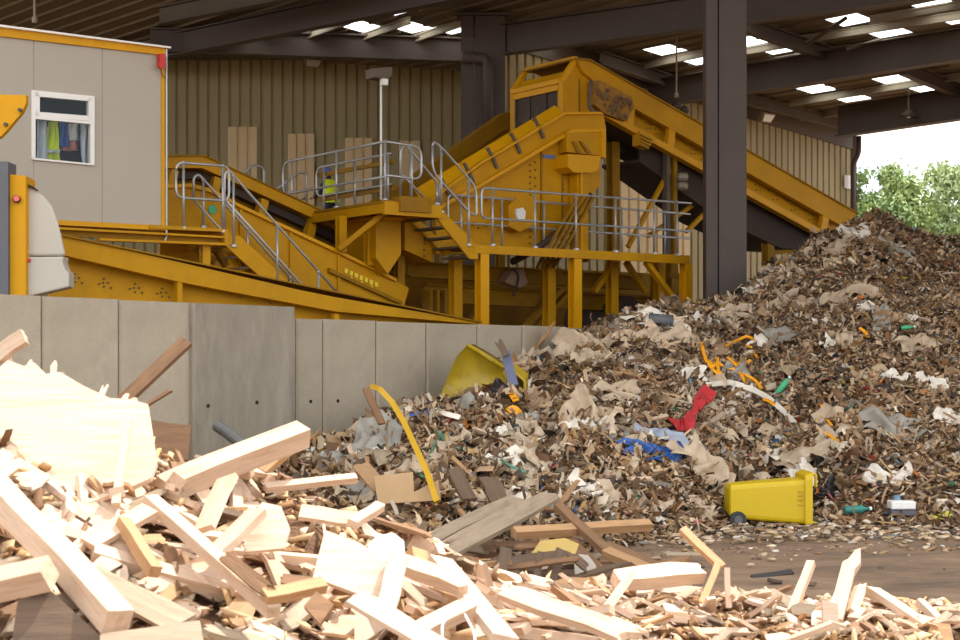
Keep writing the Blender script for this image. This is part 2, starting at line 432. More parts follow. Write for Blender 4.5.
for (x0, y0, x1, y1) in ((806, 42, 846, 18), (846, 46, 880, 40)):
    t0, r0 = roof_px(x0, y0, -.4); t1, r1 = roof_px(x1, y1, -.15)
    m = MB(); m.tube([RT(t0, r0, -.5), RT(t1, r1, -.15)], .06); build('roof_brace', m, DSTEEL2, ceil)
m = MB(); m.tube([P(462, 57, 44.4), P(484, 58, 44.5), P(488, 66, 44.5), P(488, 130, 44.5)], .16, 8); build('rainwater_pipe', m, DSTEEL, ceil, smooth=True)
m = MB(); m.tube(fillet([P(859, 136, 56.8), P(859, 153, 56.8), P(853, 164, 57), P(853, 230, 57)], .3), .09, 8); build('rainwater_pipe', m, DSTEEL, ceil, smooth=True)

# steel columns
def column(name, x0, x1, D, top, label):
    root = thing(name, P((x0 + x1) / 2, 400, D), label, 'column'); root.location.z = 0; ORG[root].z = 0
    a, b = P(x0, 370, D).x, P(x1, 370, D).x; w = b - a; c = (a + b) / 2
    m = MB(); m.box((a + w * .14, D, top / 2), (w * .14, 0, 0), (0, .25, 0), (0, 0, top / 2)); build('flange', m, DSTEEL, root)
    m = MB(); m.box((b - w * .34, D + .02, top / 2), (w * .34, 0, 0), (0, .22, 0), (0, 0, top / 2)); build('casing', m, DSTEEL, root)
    m = MB(); m.box((c, D, .06), (w * .8, 0, 0), (0, .5, 0), (0, 0, .06)); build('base_plate', m, DSTEEL, root)
    m = MB(); m.box((c, D, top - .03), (w * .6, 0, 0), (0, .4, 0), (0, 0, .03)); build('cap_plate', m, DSTEEL, root)
    return root
p = P(725, 370, 33); column('steel_column', 704.5, 745, 33.0, roof_z(p.x, p.y) - .1, 'tall dark brown steel column rising in front of the long conveyor')
p = P(483, 370, 45); column('steel_column', 461, 505, 45.0, roof_z(p.x, p.y) - .1, 'dark steel column in the shadow behind the conveyor head')
# haunch brackets at the far column head
m = MB(); m.bar(P(505, 50, 45), P(535, 20, 45), .18, .25); build('knee_brace', m, DSTEEL, ceil)

# hanging rods and wall lamps
def hang(px, y0, y1, D, label, shade=False):
    root = thing('hanging_lamp' if shade else 'hanging_rod', P(px, y1, D), label, 'lamp' if shade else 'rod')
    zt_ = roof_z(*P(px, 0, D).xy)
    m = MB(); q = P(px, y1, D); m.tube([q, Vector((q.x, q.y, zt_))], .025, 6); build('rod', m, LAMPG, root)
    m = MB()
    if shade:
        m.tube([q + Vector((0, 0, .25)), q + Vector((0, 0, .2)), q + Vector((0, 0, .0))], [.05, .12, .32], 12); build('shade', m, DSTEEL2, root, smooth=True)
        m = MB(); m.ball(q + Vector((0, 0, .05)), .09); build('bulb', m, WHITEP, root, smooth=True)
    else:
        m.disc(q, (0, 0, 1), .06, .12, 8); build('end_cap', m, LAMPG, root)
hang(676.5, 12, 95, 46, 'thin pale rod hanging from the roof above the long conveyor')
hang(908.5, 48, 117, 50, 'hanging lamp on a long rod before the open bay', True)
hang(34.5, 0, 20, 34, 'short pale rod hanging above the cabin roof')
def flood(p, label, face, wall=None, sc=1.0):
    root = thing('floodlight', p, label, 'lamp', None)
    f = Vector(face).normalized(); s = f.cross(Z).normalized(); t = s.cross(f)
    m = MB(); m.prism([p + s * .3 * sc + t * .16 * sc, p - s * .3 * sc + t * .16 * sc, p - s * .24 * sc - t * .16 * sc, p + s * .24 * sc - t * .16 * sc], -f * .2 * sc); build('housing', m, LAMPG, root)
    m = MB(); m.prism([p + s * .25 * sc + t * .12 * sc + f * .01, p - s * .25 * sc + t * .12 * sc + f * .01, p - s * .2 * sc - t * .12 * sc + f * .01, p + s * .2 * sc - t * .12 * sc + f * .01], f * .015); build('lens', m, PVC, root)
    m = MB(); m.bar(p - f * .2 * sc, p - f * .2 * sc + (wall if wall is not None else Vector((0, .4, 0))), .06, .06); build('bracket', m, LAMPG, root)
    return root
flood(P(313, 63, DL - .5), 'floodlight on the olive wall above the worker', (.3, -.6, -.6), Vector((-.2, .4, -.1)))
q = P(768, 118, 53); flood(q, 'floodlight high on the gable wall beside the brown column', (.5, -.6, -.5), Vector((-.1, .6, -.05)))

# ------------------------------------------------------------------ trees beyond the open bay
LEAF = []
for i, c in enumerate(((154, 172, 106), (128, 150, 90), (172, 186, 132))):
    LEAF.append(M('leaf_%d' % i if False else ('leaf_light', 'leaf_mid', 'leaf_pale')[i], srgb(*c), .6, var=.25, scale=1.5))
BARK = M('bark', srgb(96, 78, 60), .9, var=.2)
def tree(px, ytop, D, wpx, mat, label, seed):
    rs = np.random.default_rng(seed)
    base = P(px, HZ, D); base.z = 0; h = EYE + (HZ - ytop) / FPX * D; rad = wpx / FPX * D / 2
    root = thing('tree', base, label, 'tree', 'trees beyond the open bay')
    m = MB(); m.tube([base, base + Vector((.1, 0, h * .35)), base + Vector((-.1, .1, h * .8))], [.28, .2, .06], 8); build('trunk', m, BARK, root, smooth=True)
    n = 11000
    ncl = 60
    d = rs.normal(size=(ncl, 3)); d /= np.linalg.norm(d, axis=1)[:, None]
    cc = d * rs.uniform(.25, .82, (ncl, 1)) ** .6 * np.array([rad, rad, h * .36]) + np.array([0, 0, h * .62])
    k = rs.integers(0, ncl, n); off = rs.normal(size=(n, 3)) * rad * .15
    c = cc[k] + off; sz = rs.uniform(.08, .2, n)
    a = rs.normal(size=(n, 3)); a /= np.linalg.norm(a, axis=1)[:, None]; b = np.cross(a, rs.normal(size=(n, 3))); b /= np.linalg.norm(b, axis=1)[:, None]
    v = np.stack([c - a * sz[:, None], c + b * sz[:, None] * .5, c + a * sz[:, None], c - b * sz[:, None] * .5], 1).reshape(-1, 3)
    me = bpy.data.meshes.new('foliage'); f = np.arange(n * 4).reshape(-1, 4)
    me.from_pydata(v.tolist(), [], f.tolist()); me.materials.append(mat)
    o = bpy.data.objects.new('foliage', me); COL.objects.link(o); o.parent = root; o['kind'] = 'stuff'
for a in ((872, 150, 84, 60, LEAF[1], 'leafy tree beside the gable wall corner beyond the open bay', 1), (902, 143, 80, 66, LEAF[0], 'light green tree in the middle of the open bay', 2),
          (948, 146, 82, 70, LEAF[2], 'pale green tree at the right edge of the open bay', 3), (890, 185, 76, 70, LEAF[1], 'low bushy tree in front of the other trees behind the waste heap', 4), (980, 160, 78, 60, LEAF[0], 'light green tree cut by the right edge of the picture', 5), (1050, 150, 82, 80, LEAF[1], 'tree beyond the right edge of the picture', 6)):
    tree(*a)
# ------------------------------------------------------------------ control cabin
def plate(name, pts, s, th, mat, parent, **k):
    m = MB(); m.prism(SL(pts, s), B * th); return build(name, m, mat, parent, **k)
def gp(px, s, z):                                   # a point at height z on plane s seen in column px
    q = S(px, HZ, s); q.z = z; return q
cab = thing('control_cabin', gp(100, 0, 4.3), 'grey panelled control cabin with yellow trim and a small window', 'cabin')
top = lambda x: 36 + (x) * (55 - 36) / 165.; bot = lambda x: 217.5 + x * (225.5 - 217.5) / 165.
for a, b in ((-62, 33.6), (102.4, 161.5)):
    plate('wall_panel', [(a, top(a)), (b, top(b)), (b, bot(b)), (a, bot(a))], 0, .08, CABW, cab)
m = MB()
wx0, wx1 = 33, 93.5; wt = lambda x: 90.4 + (x - 32) * 6 / 62.; wb = lambda x: 158.6 + (x - 32) * 6 / 62.
for pts in ([(34, top(34)), (102, top(102)), (102, wt(102)), (34, wt(34))], [(34, wb(34)), (102, wb(102)), (102, bot(102)), (34, bot(34))], [(93, wt(93)), (102, wt(102)), (102, wb(102)), (93, wb(93))]):
    m.prism(SL(pts, 0), B * .08)
build('wall_panel', m, CABW, cab)
# shell behind the front
def cabin_box(px, s, y): return S(px, y, 0) + B * s
zt0, zb0 = S(80, top(80), 0).z, S(80, bot(80), 0).z
c0, c1 = gp(-62, .08, 0), gp(161.5, .08, 0)
for nm, pts, e in (('back_wall', [c0 + B * 2.4 + Z * zb0, c1 + B * 2.4 + Z * zb0, c1 + B * 2.4 + Z * zt0, c0 + B * 2.4 + Z * zt0], B * .06),
                   ('floor_plate', [c0 + Z * zb0, c1 + Z * zb0, c1 + B * 2.4 + Z * zb0, c0 + B * 2.4 + Z * zb0], Z * .05),
                   ('roof_plate', [c0 + Z * zt0, c1 + Z * zt0, c1 + B * 2.4 + Z * zt0, c0 + B * 2.4 + Z * zt0], Z * .05),
                   ('end_wall', [c1 + Z * zb0, c1 + B * 2.4 + Z * zb0, c1 + B * 2.4 + Z * zt0, c1 + Z * zt0], U * .06),
                   ('end_wall', [c0 + Z * zb0, c0 + B * 2.4 + Z * zb0, c0 + B * 2.4 + Z * zt0, c0 + Z * zt0], -U * .06)):
    m = MB(); m.prism(pts, e); build(nm, m, CABW if 'wall' in nm and nm != 'back_wall' else DARK, cab)
plate('roof_fascia', [(-62, 27.5 - 62 * .1303), (165.5, 27.5 + 165.5 * .1303 - .6), (165.5, 55.2), (-62, 36 - 62 * .115)], -.05, .1, YELB, cab)
plate('roof_edge', [(-62, 24.6 - 62 * .133), (171, 46.6), (171, 48.3), (-62, 27 - 62 * .133)], -.12, 2.8, PVC, cab)
plate('corner_strip', [(161.8, 55), (165, 55.3), (165, 225.5), (161.8, 225.3)], -.03, .1, YELB, cab)
m = MB(); m.tube([S(166.6, 49, -.05), S(166.6, 236, -.05), S(164.5, 242, -.05)], .018, 6); build('conduit', m, GALV, cab)
m = MB(); m.box(S(161.3, 61, -.1), U * .05, B * .06, Z * .11); m.disc(S(161, 66, -.17), B, .05, .06, 8); al = build('alarm_beacon', m, RED, cab)
m = MB(); m.tube([S(160, 67, -.1), S(163, 76, -.1), S(165, 78, -.1)], .008, 5); build('cable', m, RUB, al)
plate('base_rail', [(58, 220), (166, 225.6), (166, 230.5), (58, 224.8)], -.06, .4, YELB, cab)
# window: white frame, two lights
win = plate('window_frame', [(32, 90), (94.6, 96.2), (94.6, 97.8), (32, 91.8)], -.04, .1, PVC, cab)
def fr(pts): plate('frame_bar', pts, -.045, .1, PVC, win)
fr([(32, 157.6), (94.6, 163.8), (94.6, 165.4), (32, 159.4)])
fr([(32, 90.5), (35.6, 90.9), (35.6, 159.2), (32, 158.9)]); fr([(90.6, 96.5), (94.6, 97), (94.6, 165), (90.6, 164.6)])
fr([(35.6, 116.2), (90.6, 121.4), (90.6, 124), (35.6, 118.8)])
fr([(35.6, 91.9), (90.6, 97.2), (90.6, 101.2), (35.6, 96.2)]); fr([(35.6, 111.6), (90.6, 116), (90.6, 121), (35.6, 116.5)])
fr([(35.6, 92), (39.8, 92.3), (39.8, 116), (35.6, 116)]); fr([(88.8, 97.5), (90.8, 97.8), (90.8, 119), (88.8, 119)])
plate('glass_pane', [(39.8, 96.6), (88.8, 101), (88.8, 116), (39.8, 112)], .0, .006, GLASS, win)
plate('glass_pane', [(35.6, 118.6), (90.6, 124), (90.6, 164), (35.6, 157.8)], .0, .006, GLASS, win)
# what hangs behind the glass
def drape(name, x0, x1, y0, y1, s, mat, label, cat, amp=.05, seed=0, taper=.0, parent=None):
    rs = random.Random(seed); ph = rs.uniform(0, 6)
    def fn(a, b):
        w = 1 - taper * (1 - b); x = (x0 + x1) / 2 + (a - .5) * (x1 - x0) * w + 1.2 * math.sin(b * 5 + ph) * b
        return S(x, y0 + (y1 - y0) * b, s) + B * (amp * math.sin(a * 9 + ph + b * 2))
    m = MB(); m.grid(fn, 10, 8)
    o = build(name, m, mat, parent, label=label, cat=cat, smooth=True)
    md = o.modifiers.new('solid', 'SOLIDIFY'); md.thickness = .02; return o
hv = thing('hi_vis_jacket', S(52, 150, .5), 'bright yellow hi-vis jacket hanging behind the cabin window', 'jacket')
drape('body', 46.5, 59.5, 122, 161, .4, HIVIS, None, None, .04, 1, .35, hv)
drape('reflective_band', 46.3, 59.5, 150, 153, .34, SILV, None, None, .04, 1, 0, hv); drape('sleeve', 45, 49, 127, 148, .45, HIVIS, None, None, .03, 2, 0, hv)
drape('blue_jacket', 59.5, 68.5, 122, 147, .42, BLUEC, 'blue jacket hanging beside the yellow jacket in the cabin', 'jacket', .04, 3, .3)
drape('pink_shirt', 61, 77, 126, 151, .5, PINKC, 'pale pink shirt hanging among the jackets in the cabin', 'shirt', .05, 4, .5)
drape('white_shirt', 66, 79, 124, 141, .46, WHITEP, 'white patterned shirt hanging highest in the cabin window', 'shirt', .04, 5, .3)
drape('curtain', 36, 47, 117, 166, .22, CURT, 'pale curtain at the left side of the cabin window', 'curtain', .05, 6)
drape('curtain', 82, 92, 119, 168, .22, CURT, 'pale curtain at the right side of the cabin window', 'curtain', .05, 7)

# ------------------------------------------------------------------ white and yellow machine at the left edge
mac = thing('loading_machine', P(20, 300, 22.5), 'white hooded machine with a yellow panel at the left edge', 'machine')
DM = 22.5
def fp(name, pts, D, th, mat, parent, **k):
    m = MB(); m.prism([P(x, y, D) for x, y in pts], (0, th, 0)); return build(name, m, mat, parent, **k)
fp('grey_post', [(-60, 161), (8, 161.5), (8, 300), (-60, 300)], DM - .1, .4, GREYP, mac)
yp = soft(fp('yellow_panel', [(8, 174), (25.8, 175.5), (25.8, 300), (8, 300)], DM, .5, YELB, mac), .02)
m = MB(); m.disc(P(16.7, 199, DM - .03), (0, 1, 0), .055, .04, 14); rl = build('rear_light', m, RUB, yp)
m = MB(); m.disc(P(16.7, 198.5, DM - .06), (0, 1, 0), .042, .04, 14); build('lens', m, REDL, rl)
prof = [(26, 183), (33, 186.5), (40, 192), (47, 199), (53, 207), (57.5, 219), (61, 232), (64, 246), (66.3, 256)]
# curved hood: outline swept back with rounding
m = MB(); ring = [P(x, y, DM + .15) for x, y in prof + [(26, 256)]]
m.prism(ring, (-.5, 1.3, 0)); hd = soft(build('curved_hood', m, HOODW, mac), .04, 3)
hl = soft(fp('lower_skirt', [(26, 256.8), (64, 256.5), (62.5, 262), (66, 271), (69, 272), (69, 287), (26, 297)], DM + .12, .3, HOODW, mac), .02)
fp('hood_seam', [(26, 183.5), (32, 186), (38.6, 190.6), (36, 190.2), (30, 187), (26, 185.4)], DM + .1, .05, DARK, hd)
fp('marker_lamp', [(26.5, 258.3), (30, 258.5), (30, 261.5), (26.5, 261.5)], DM + .08, .06, RED, hl)
arm = fp('raised_arm_plate', [(-60, 93), (26, 95), (26, 103), (22, 112), (6, 131), (0, 137), (-60, 165)], DM - .2, .12, YELB, mac)
for x, y in ((20, 110), (5.7, 124.5)):
    m = MB(); m.disc(P(x, y, DM - .23), (0, 1, 0), .028, .05, 8); build('bolt', m, DSTEEL, arm)
m = MB(); m.bar(P(-25, 120, DM), P(-25, 165, DM), .4, .3); build('arm_support', m, GREYP, mac)

# ------------------------------------------------------------------ conveyors
def bolts(pts, s, parent, r=.02, mat=None):
    m = MB()
    for x, y in pts: m.disc(S(x, y, s) - B * .012, B, r, .025, 6)
    return build('bolt_heads', m, mat or DSTEEL2, parent, kind='stuff')
def legs(parent, pairs, w, mat, z0=0.0, name='support_leg'):
    for px, ytop, s in pairs:
        q = S(px, ytop, s); m = MB(); m.ibeam(Vector((q.x, q.y, z0)), q, w, w, .025, .02, up=B); build(name, m, mat, parent)
# A: the long low feed conveyor just behind the concrete wall
ca = thing('feed_conveyor', gp(250, -1.2, 0), 'long yellow feed conveyor sloping down behind the concrete wall', 'conveyor')
sA = -1.2
plate('side_beam', [(50, 232.5), (180, 262.2), (300, 290), (336, 297.3), (482, 322.5), (482, 324.5), (336, 311.5), (180, 282), (50, 252)], sA - .08, .22, YEL, ca)
web = plate('web_plate', [(50, 252), (180, 282), (336, 311.5), (482, 324.5), (482, 345), (50, 345)], sA + .22, .06, YEL, ca)
for x in (180, 337):
    yy = 262 + (x - 180) * .226 + 18
    plate('stiffener', [(x - 2.5, yy - 2), (x + 2.5, yy - 1), (x + 2.5, 345), (x - 2.5, 345)], sA - .06, .12, YEL, ca)
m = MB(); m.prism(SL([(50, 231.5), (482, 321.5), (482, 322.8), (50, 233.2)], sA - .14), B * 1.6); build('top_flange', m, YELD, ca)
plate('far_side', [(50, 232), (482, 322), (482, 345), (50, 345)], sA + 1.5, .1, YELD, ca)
bolts([(x + dx, 274 + (x - 75) * .165 + dy) for x in (75, 104, 135, 162) for dx, dy in ((0, 0), (4, 4), (-5, 5), (0, 8), (7, 9), (-1, 4))] + [(205, 289), (240, 297), (270, 303)], sA + .21, ca, .015)
legs(ca, [(70, 300, sA + .4), (330, 318, sA + .4)], .2, YELD)
# B lower: deep trough with sticker, B upper: covered belt conveyor behind it
cb = thing('deep_trough_conveyor', gp(290, 1.6, 0), 'deep yellow trough conveyor behind the cabin stairs', 'conveyor')
sB = 1.3
tb = lambda x: 203.5 + (x - 232) * .47
pl = plate('side_plate', [(160, 187), (190, 186), (212, 192), (240, 207), (337, 252), (396, 281), (409, 288), (404, 306), (160, 306)], sB, .12, YEL, cb)
plate('edge_rail', [(160, 184.5), (192, 183.5), (213, 189), (240, 204), (337, 249), (397, 278.6), (397, 281.5), (337, 252.5), (240, 207.5), (212, 192.5), (190, 187), (160, 188)], sB - .08, .2, YELB, cb)
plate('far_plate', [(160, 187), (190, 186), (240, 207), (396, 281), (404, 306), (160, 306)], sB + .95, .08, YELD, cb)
m = MB(); m.disc(S(212.5, 209.5, sB - .02), B, .085, .02, 12); m2 = build('round_sticker', m, GREENP, pl)
# lettering plate strokes low on the trough
m = MB()
for i, x in enumerate(range(345, 376, 5)):
    y = 268 + (x - 345) * .45
    m.prism(SL([(x, y), (x + 3.4, y + 1.4), (x + 2.6, y + 6), (x - .4, y + 4.6)], sB - .03), B * .02)
    if i % 2: m.prism(SL([(x + 1, y + 6), (x + 3, y + 7), (x + 2.5, y + 9), (x + .5, y + 8)], sB - .03), B * .02)
build('worn_lettering', m, M('faded_lettering', srgb(235, 206, 40), .5), pl, kind='stuff')
plate('lower_rail', [(330, 268), (402, 301), (402, 304.5), (330, 272)], sB - .1, .12, YELD, cb)
for x in (240, 290, 338): plate('rib', [(x, tb(x) + 1), (x + 2.4, tb(x) + 2), (x + 2.4, 305), (x, 305)], sB - .05, .07, YEL, cb)
cu = thing('covered_conveyor', gp(280, 4.5, 0), 'yellow belt conveyor with a dark open side above the trough', 'conveyor')
sU = 2.55
plate('upper_rail', [(160, 155.5), (205, 155.5), (232, 168), (337, 216), (398, 246), (398, 258), (337, 229), (232, 181), (202, 168), (160, 168)], sU - .1, .3, YEL, cu)
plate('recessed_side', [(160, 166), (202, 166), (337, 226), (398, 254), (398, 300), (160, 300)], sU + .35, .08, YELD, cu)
plate('belt_edge', [(160, 172), (202, 172), (337, 234), (398, 263), (398, 270), (337, 242), (202, 179), (160, 179)], sU + .1, .2, BELT, cu)
for x, y in ((172, 168), (215, 176), (262, 198), (310, 222), (345, 240)):
    plate('hanger', [(x, y), (x + 7, y + 3), (x + 3, y + 22), (x - 4, y + 19)], sU - .05, .2, YEL, cu)
m = MB(); m.prism(SL([(160, 154.8), (205, 154.8), (398, 245), (398, 246.5), (205, 156.3), (160, 156.3)], sU - .14), B * 1.7); build('top_cover', m, YELD, cu)
legs(cu, [(175, 170, sU + 1.0), (390, 250, sU + 1.0)], .18, YELD)

# ------------------------------------------------------------------ handrails
RR = .024
def tubepart(name, pts, parent, r=RR, mat=None, fil=.12):
    m = MB(); m.tube(fillet(pts, fil), r, 7); return build(name, m, mat or GALV, parent, smooth=True)
def post(p0, p1, parent):
    m = MB(); m.tube([p0, p1], RR, 7); o = build('post', m, GALV, parent, smooth=True)
    m = MB(); m.disc(Vector(p0) + Z * .02, Z, .06, .04, 8); build('foot_flange', m, GALV, parent)
    m = MB(); m.ball(Vector(p1), RR * 1.6, 6, 4); build('clamp', m, GALV, parent)
    return o
def loop(name, pts, s, parent, fil=.14):
    m = MB(); m.tube(fillet(SL(pts, s), fil, 4, True), RR, 7); return build(name, m, GALV, parent, smooth=True)

# cabin landing and stair
st = thing('cabin_stair', gp(230, .2, 2.5), 'yellow stair and landing with grey handrails beside the cabin', 'stair')
plate('landing_deck', [(150, 224.5), (228, 229), (228, 232), (150, 228.5)], -.1, 1.5, YEL, st)
plate('landing_channel', [(58, 227), (226.5, 236.2), (226.5, 238.2), (58, 229.3)], -.12, .14, YEL, st)
plate('landing_channel', [(58, 229.3), (226.5, 238.2), (226.5, 243), (58, 236)], -.0, .06, YELD, st)
plate('landing_channel', [(100, 238), (226.5, 243), (226.5, 245.3), (100, 240.5)], -.12, .14, YEL, st)
plate('channel_end', [(224.8, 231), (228.4, 231.2), (228.4, 245.6), (224.8, 245.4)], -.13, 1.4, YEL, st)
for s in (-.05, 1.05):
    plate('stringer', [(226, 233), (240, 236), (345, 334), (345, 352), (226, 246)], s, .05, YEL, st)
for i in range(9):
    x, y = 231 + i * 11.5, 244 + i * 10.8
    a, b = S(x, y, 0), S(x + 9, y, 0); m = MB(); m.prism([a, b, b + B * 1.05, a + B * 1.05], (0, 0, -.035)); build('tread', m, GALV, st)
# underside bracing seen below the landing
for (x0, y0, x1, y1) in ((196, 247, 214, 262), (214, 247, 226, 266), (200, 250, 232, 250)):
    m = MB(); m.bar(S(x0, y0, .7), S(x1, y1, .7), .14, .1); build('under_brace', m, YELD, st)
hr = loop('landing_rail', [(176, 162.3), (229, 166.2), (229, 201), (176, 197.3)], -.05, st)
post(S(183.5, 229, -.05), S(183.5, 163, -.05), hr); post(S(222.8, 232.5, -.05), S(222.8, 166, -.05), hr)
hr = tubepart('stair_rail', SL([(224.5, 232), (224.5, 174), (229, 170), (235, 177), (278, 226), (345, 301)], -.05), st)
tubepart('mid_rail', SL([(226, 200), (277, 257), (330, 317)], -.05), hr)
for x, y0, y1 in ((233.5, 247, 176), (277.3, 286, 225), (318.5, 325, 272)): post(S(x, y0, -.05), S(x, y1, -.05), hr)
hr = tubepart('stair_rail', SL([(193.5, 200), (193.5, 178), (198, 174), (204, 180), (246, 228), (320, 311)], 1.05), st)
tubepart('mid_rail', SL([(193.5, 199), (246, 258), (300, 319)], 1.05), hr)
for x, y0, y1 in ((203.3, 228, 180), (247.5, 254, 229), (290.5, 300, 278)): post(S(x, y0, 1.05), S(x, y1, 1.05), hr)
legs(st, [(205, 236, .1), (205, 234, 1.0)], .14, YEL)

# upper platform: runs back from its near corner
up = thing('upper_platform', gp(385, 0, 0), 'upper yellow inspection platform with curved grey handrails', 'platform')
Cn = S(385, 201, 0); z5 = Cn.z
def UPt(t, s, z): return Vector((Cn.x, Cn.y, 0)) + U * t + B * s + Z * z
m = MB(); m.prism([UPt(-.05, -.1, z5 - .04), UPt(1.05, -.1, z5 - .04), UPt(1.05, 4.6, z5 - .04), UPt(-.05, 4.6, z5 - .04)], (0, 0, .05)); build('deck', m, YELD, up)
for t in (-.05, 1.0):
    m = MB(); m.bar(UPt(t, -.1, z5 - .14), UPt(t, 4.6, z5 - .14), .08, .17); build('edge_beam', m, YEL, up)
m = MB(); m.bar(UPt(-.1, -.1, z5 - .14), UPt(1.2, -.1, z5 - .14), .08, .24); build('edge_beam', m, YEL, up)
hr = tubepart('side_rail', [UPt(0, 0, z5 + 1.1), UPt(0, 3.75, z5 + 1.1), UPt(0, 3.75, z5 + .45), UPt(0, 0, z5 + .45)], up, fil=.25)
for s in (0, 1.7, 3.4): post(UPt(0, s, z5), UPt(0, s, z5 + 1.1), hr)
hr = tubepart('end_rail', [UPt(0, 0, z5 + 1.1), UPt(.82, 0, z5 + 1.06), UPt(.82, 0, z5 + .45), UPt(0, 0, z5 + .48)], up, fil=.2)
post(UPt(.6, 0, z5), UPt(.6, 0, z5 + 1.07), hr)
hr = tubepart('far_rail', [UPt(1.0, 1.3, z5 + 1.1), UPt(1.0, 4.1, z5 + 1.1), UPt(1.0, 4.1, z5 + .5), UPt(1.0, 1.3, z5 + .5)], up, fil=.2)
for s in (1.4, 2.6, 3.8): post(UPt(1.0, s, z5), UPt(1.0, s, z5 + 1.1), hr)
m = MB(); m.bar(UPt(1.06, 1.3, z5 + .95), UPt(1.06, 4.1, z5 + .95), .05, .08); build('yellow_guard_rail', m, YELD, up)
m = MB(); m.bar(UPt(1.06, 1.3, z5 + .45), UPt(1.06, 4.1, z5 + .45), .05, .12); build('yellow_guard_rail', m, YELD, up)
# far stair rails going down to the left
hr = tubepart('rear_stair_rail', [UPt(-.3, 4.0, z5), UPt(-.3, 4.0, z5 + 1.0), UPt(-.55, 4.0, z5 + 1.05), UPt(-2.4, 4.0, z5 - .6)], up, fil=.2)
post(UPt(-.62, 4.0, z5 - .2), UPt(-.62, 4.0, z5 + 1.0), hr)
hr = tubepart('rear_stair_rail', [UPt(1.0, 4.5, z5), UPt(1.0, 4.5, z5 + 1.0), UPt(.85, 4.5, z5 + 1.05), UPt(-.5, 4.5, z5 + .1)], up, fil=.2)
tubepart('mid_rail', [UPt(.95, 4.5, z5 + .5), UPt(.3, 4.5, z5 + .05)], hr)
post(UPt(.5, 4.5, z5), UPt(.5, 4.5, z5 + .82), hr)
for (a, b) in ((S(341, 252, 1.2), gp(341, 1.2, z5 - .2)), (S(369, 265.5, 1.2), gp(369, 1.2, z5 - .2)), (UPt(.1, 4.5, 0), UPt(.1, 4.5, z5 - .2)), (UPt(1, 4.3, 0), UPt(1, 4.3, z5 - .2))):
    m = MB(); m.ibeam(a, b, .16, .16, .02, .02, up=B); build('support_leg', m, YEL, up)
m = MB(); m.bar(S(340, 249, 1.1), S(394, 206, .2), .1, .1); build('diagonal_brace', m, YEL, up)
m = MB(); m.bar(S(396, 204, -.05), S(427, 206, -.05), .3, .28); build('stair_head_plate', m, YELD, up)
# short stair down to the main platform
for s in (-.05, .85):
    plate('stringer', [(404, 214), (416, 212), (436, 222), (478, 246), (478, 258), (468, 260), (404, 216)] if s < 0 and False else ([(428, 207), (440, 208), (478, 246), (478, 259), (470, 259)] if s < 0 else [(404, 214), (412, 212), (452, 252), (446, 256)]), s, .05, YEL, up)
for i in range(5):
    q = S(432 + i * 9.5, 216 + i * 9.8, 0); m = MB(); m.prism([q, q + U * .22, q + U * .22 + B * .9, q + B * .9], (0, 0, -.04)); build('tread', m, DSTEEL2, up)
hr = loop('stair_rail', [(432.5, 140), (443, 149), (476.5, 187), (476.5, 216), (470, 213), (432.5, 172)], -.05, up, .2)
post(S(441.2, 213, -.05), S(441.2, 148, -.05), hr); post(S(468.6, 246, -.05), S(468.6, 182, -.05), hr)
hr = tubepart('stair_rail', SL([(400.5, 200), (400.5, 150), (405, 144), (412, 152), (440, 186), (440, 205)], .9), up, fil=.12)
tubepart('mid_rail', SL([(402, 174), (425, 199)], .9), hr); post(S(410.5, 199, .9), S(410.5, 151, .9), hr); post(S(437, 205, .9), S(437, 183, .9), hr)
# lamp pole on the platform
lp = thing('lamp_pole', UPt(-.1, .25, z5), 'slim pale pole with a floodlight on top of the upper platform', 'lamp pole')
q0 = S(381, 200, .3); q1 = S(381, 80, .3)
m = MB(); m.tube([q0, q1], .022, 8); build('pole', m, WHITEP, lp, smooth=True)
m = MB(); m.prism(SL([(374, 68), (392, 67), (392.5, 75), (388, 79), (375, 77)], .2), B * .3); build('lamp_head', m, DSTEEL2, lp)
m = MB(); m.box(S(384, 82, .25), U * .06, B * .05, Z * .06); build('lamp_bracket', m, WHITEP, lp)

# hoppers and plates under the upper platform
hp = thing('transfer_hopper', gp(380, 2, 0), 'yellow transfer hopper under the upper platform', 'hopper')
plate('hopper_box', [(376, 218), (401, 218), (401, 254), (388, 274), (376, 258)], .9, 1.2, YEL, hp)
plate('hopper_lip', [(374, 216), (403, 217), (403, 220.5), (374, 219.5)], .8, 1.4, YELB, hp)
plate('side_chute', [(405, 218), (432, 240), (432, 262), (405, 250)], 1.0, .9, YEL, hp)
bolts([(424, 238), (424, 244), (424, 250), (424, 256)], .99, hp)
legs(hp, [(383, 255, 1.5), (399, 255, 1.5)], .16, YELD)
# ------------------------------------------------------------------ main platform
mp = thing('main_platform', gp(580, .5, 0), 'long yellow service platform with grey handrails on tall posts', 'platform')
m = MB(); m.prism(SL([(474, 244.5), (690, 255.5), (690, 258), (474, 247.2)], 0), B * 1.25); build('deck', m, YELD, mp)
plate('front_edge_beam', [(474, 244.6), (690, 255.6), (690, 264), (474, 253)], -.06, .06, YEL, mp)
plate('back_edge_beam', [(474, 246), (690, 256), (690, 263), (474, 253)], 1.25, .06, YEL, mp)
topn = lambda x: 188.2 + (x - 486) * (203.3 - 188.2) / 204.; midn = lambda x: 218.2 + (x - 486) * (231.2 - 218.2) / 204.; dk = lambda x: 245.2 + (x - 476) * 11 / 213.
hr = tubepart('near_rail', SL([(691, topn(691)), (481.5, topn(481.5)), (481.5, midn(481.5)), (691, midn(691))], -.02), mp)
for x in (492.5, 535, 576, 615.5, 654, 677): post(S(x, dk(x), -.02), S(x, topn(x), -.02), hr)
f = lambda x, z: None
zd = S(480, dk(480), 0).z
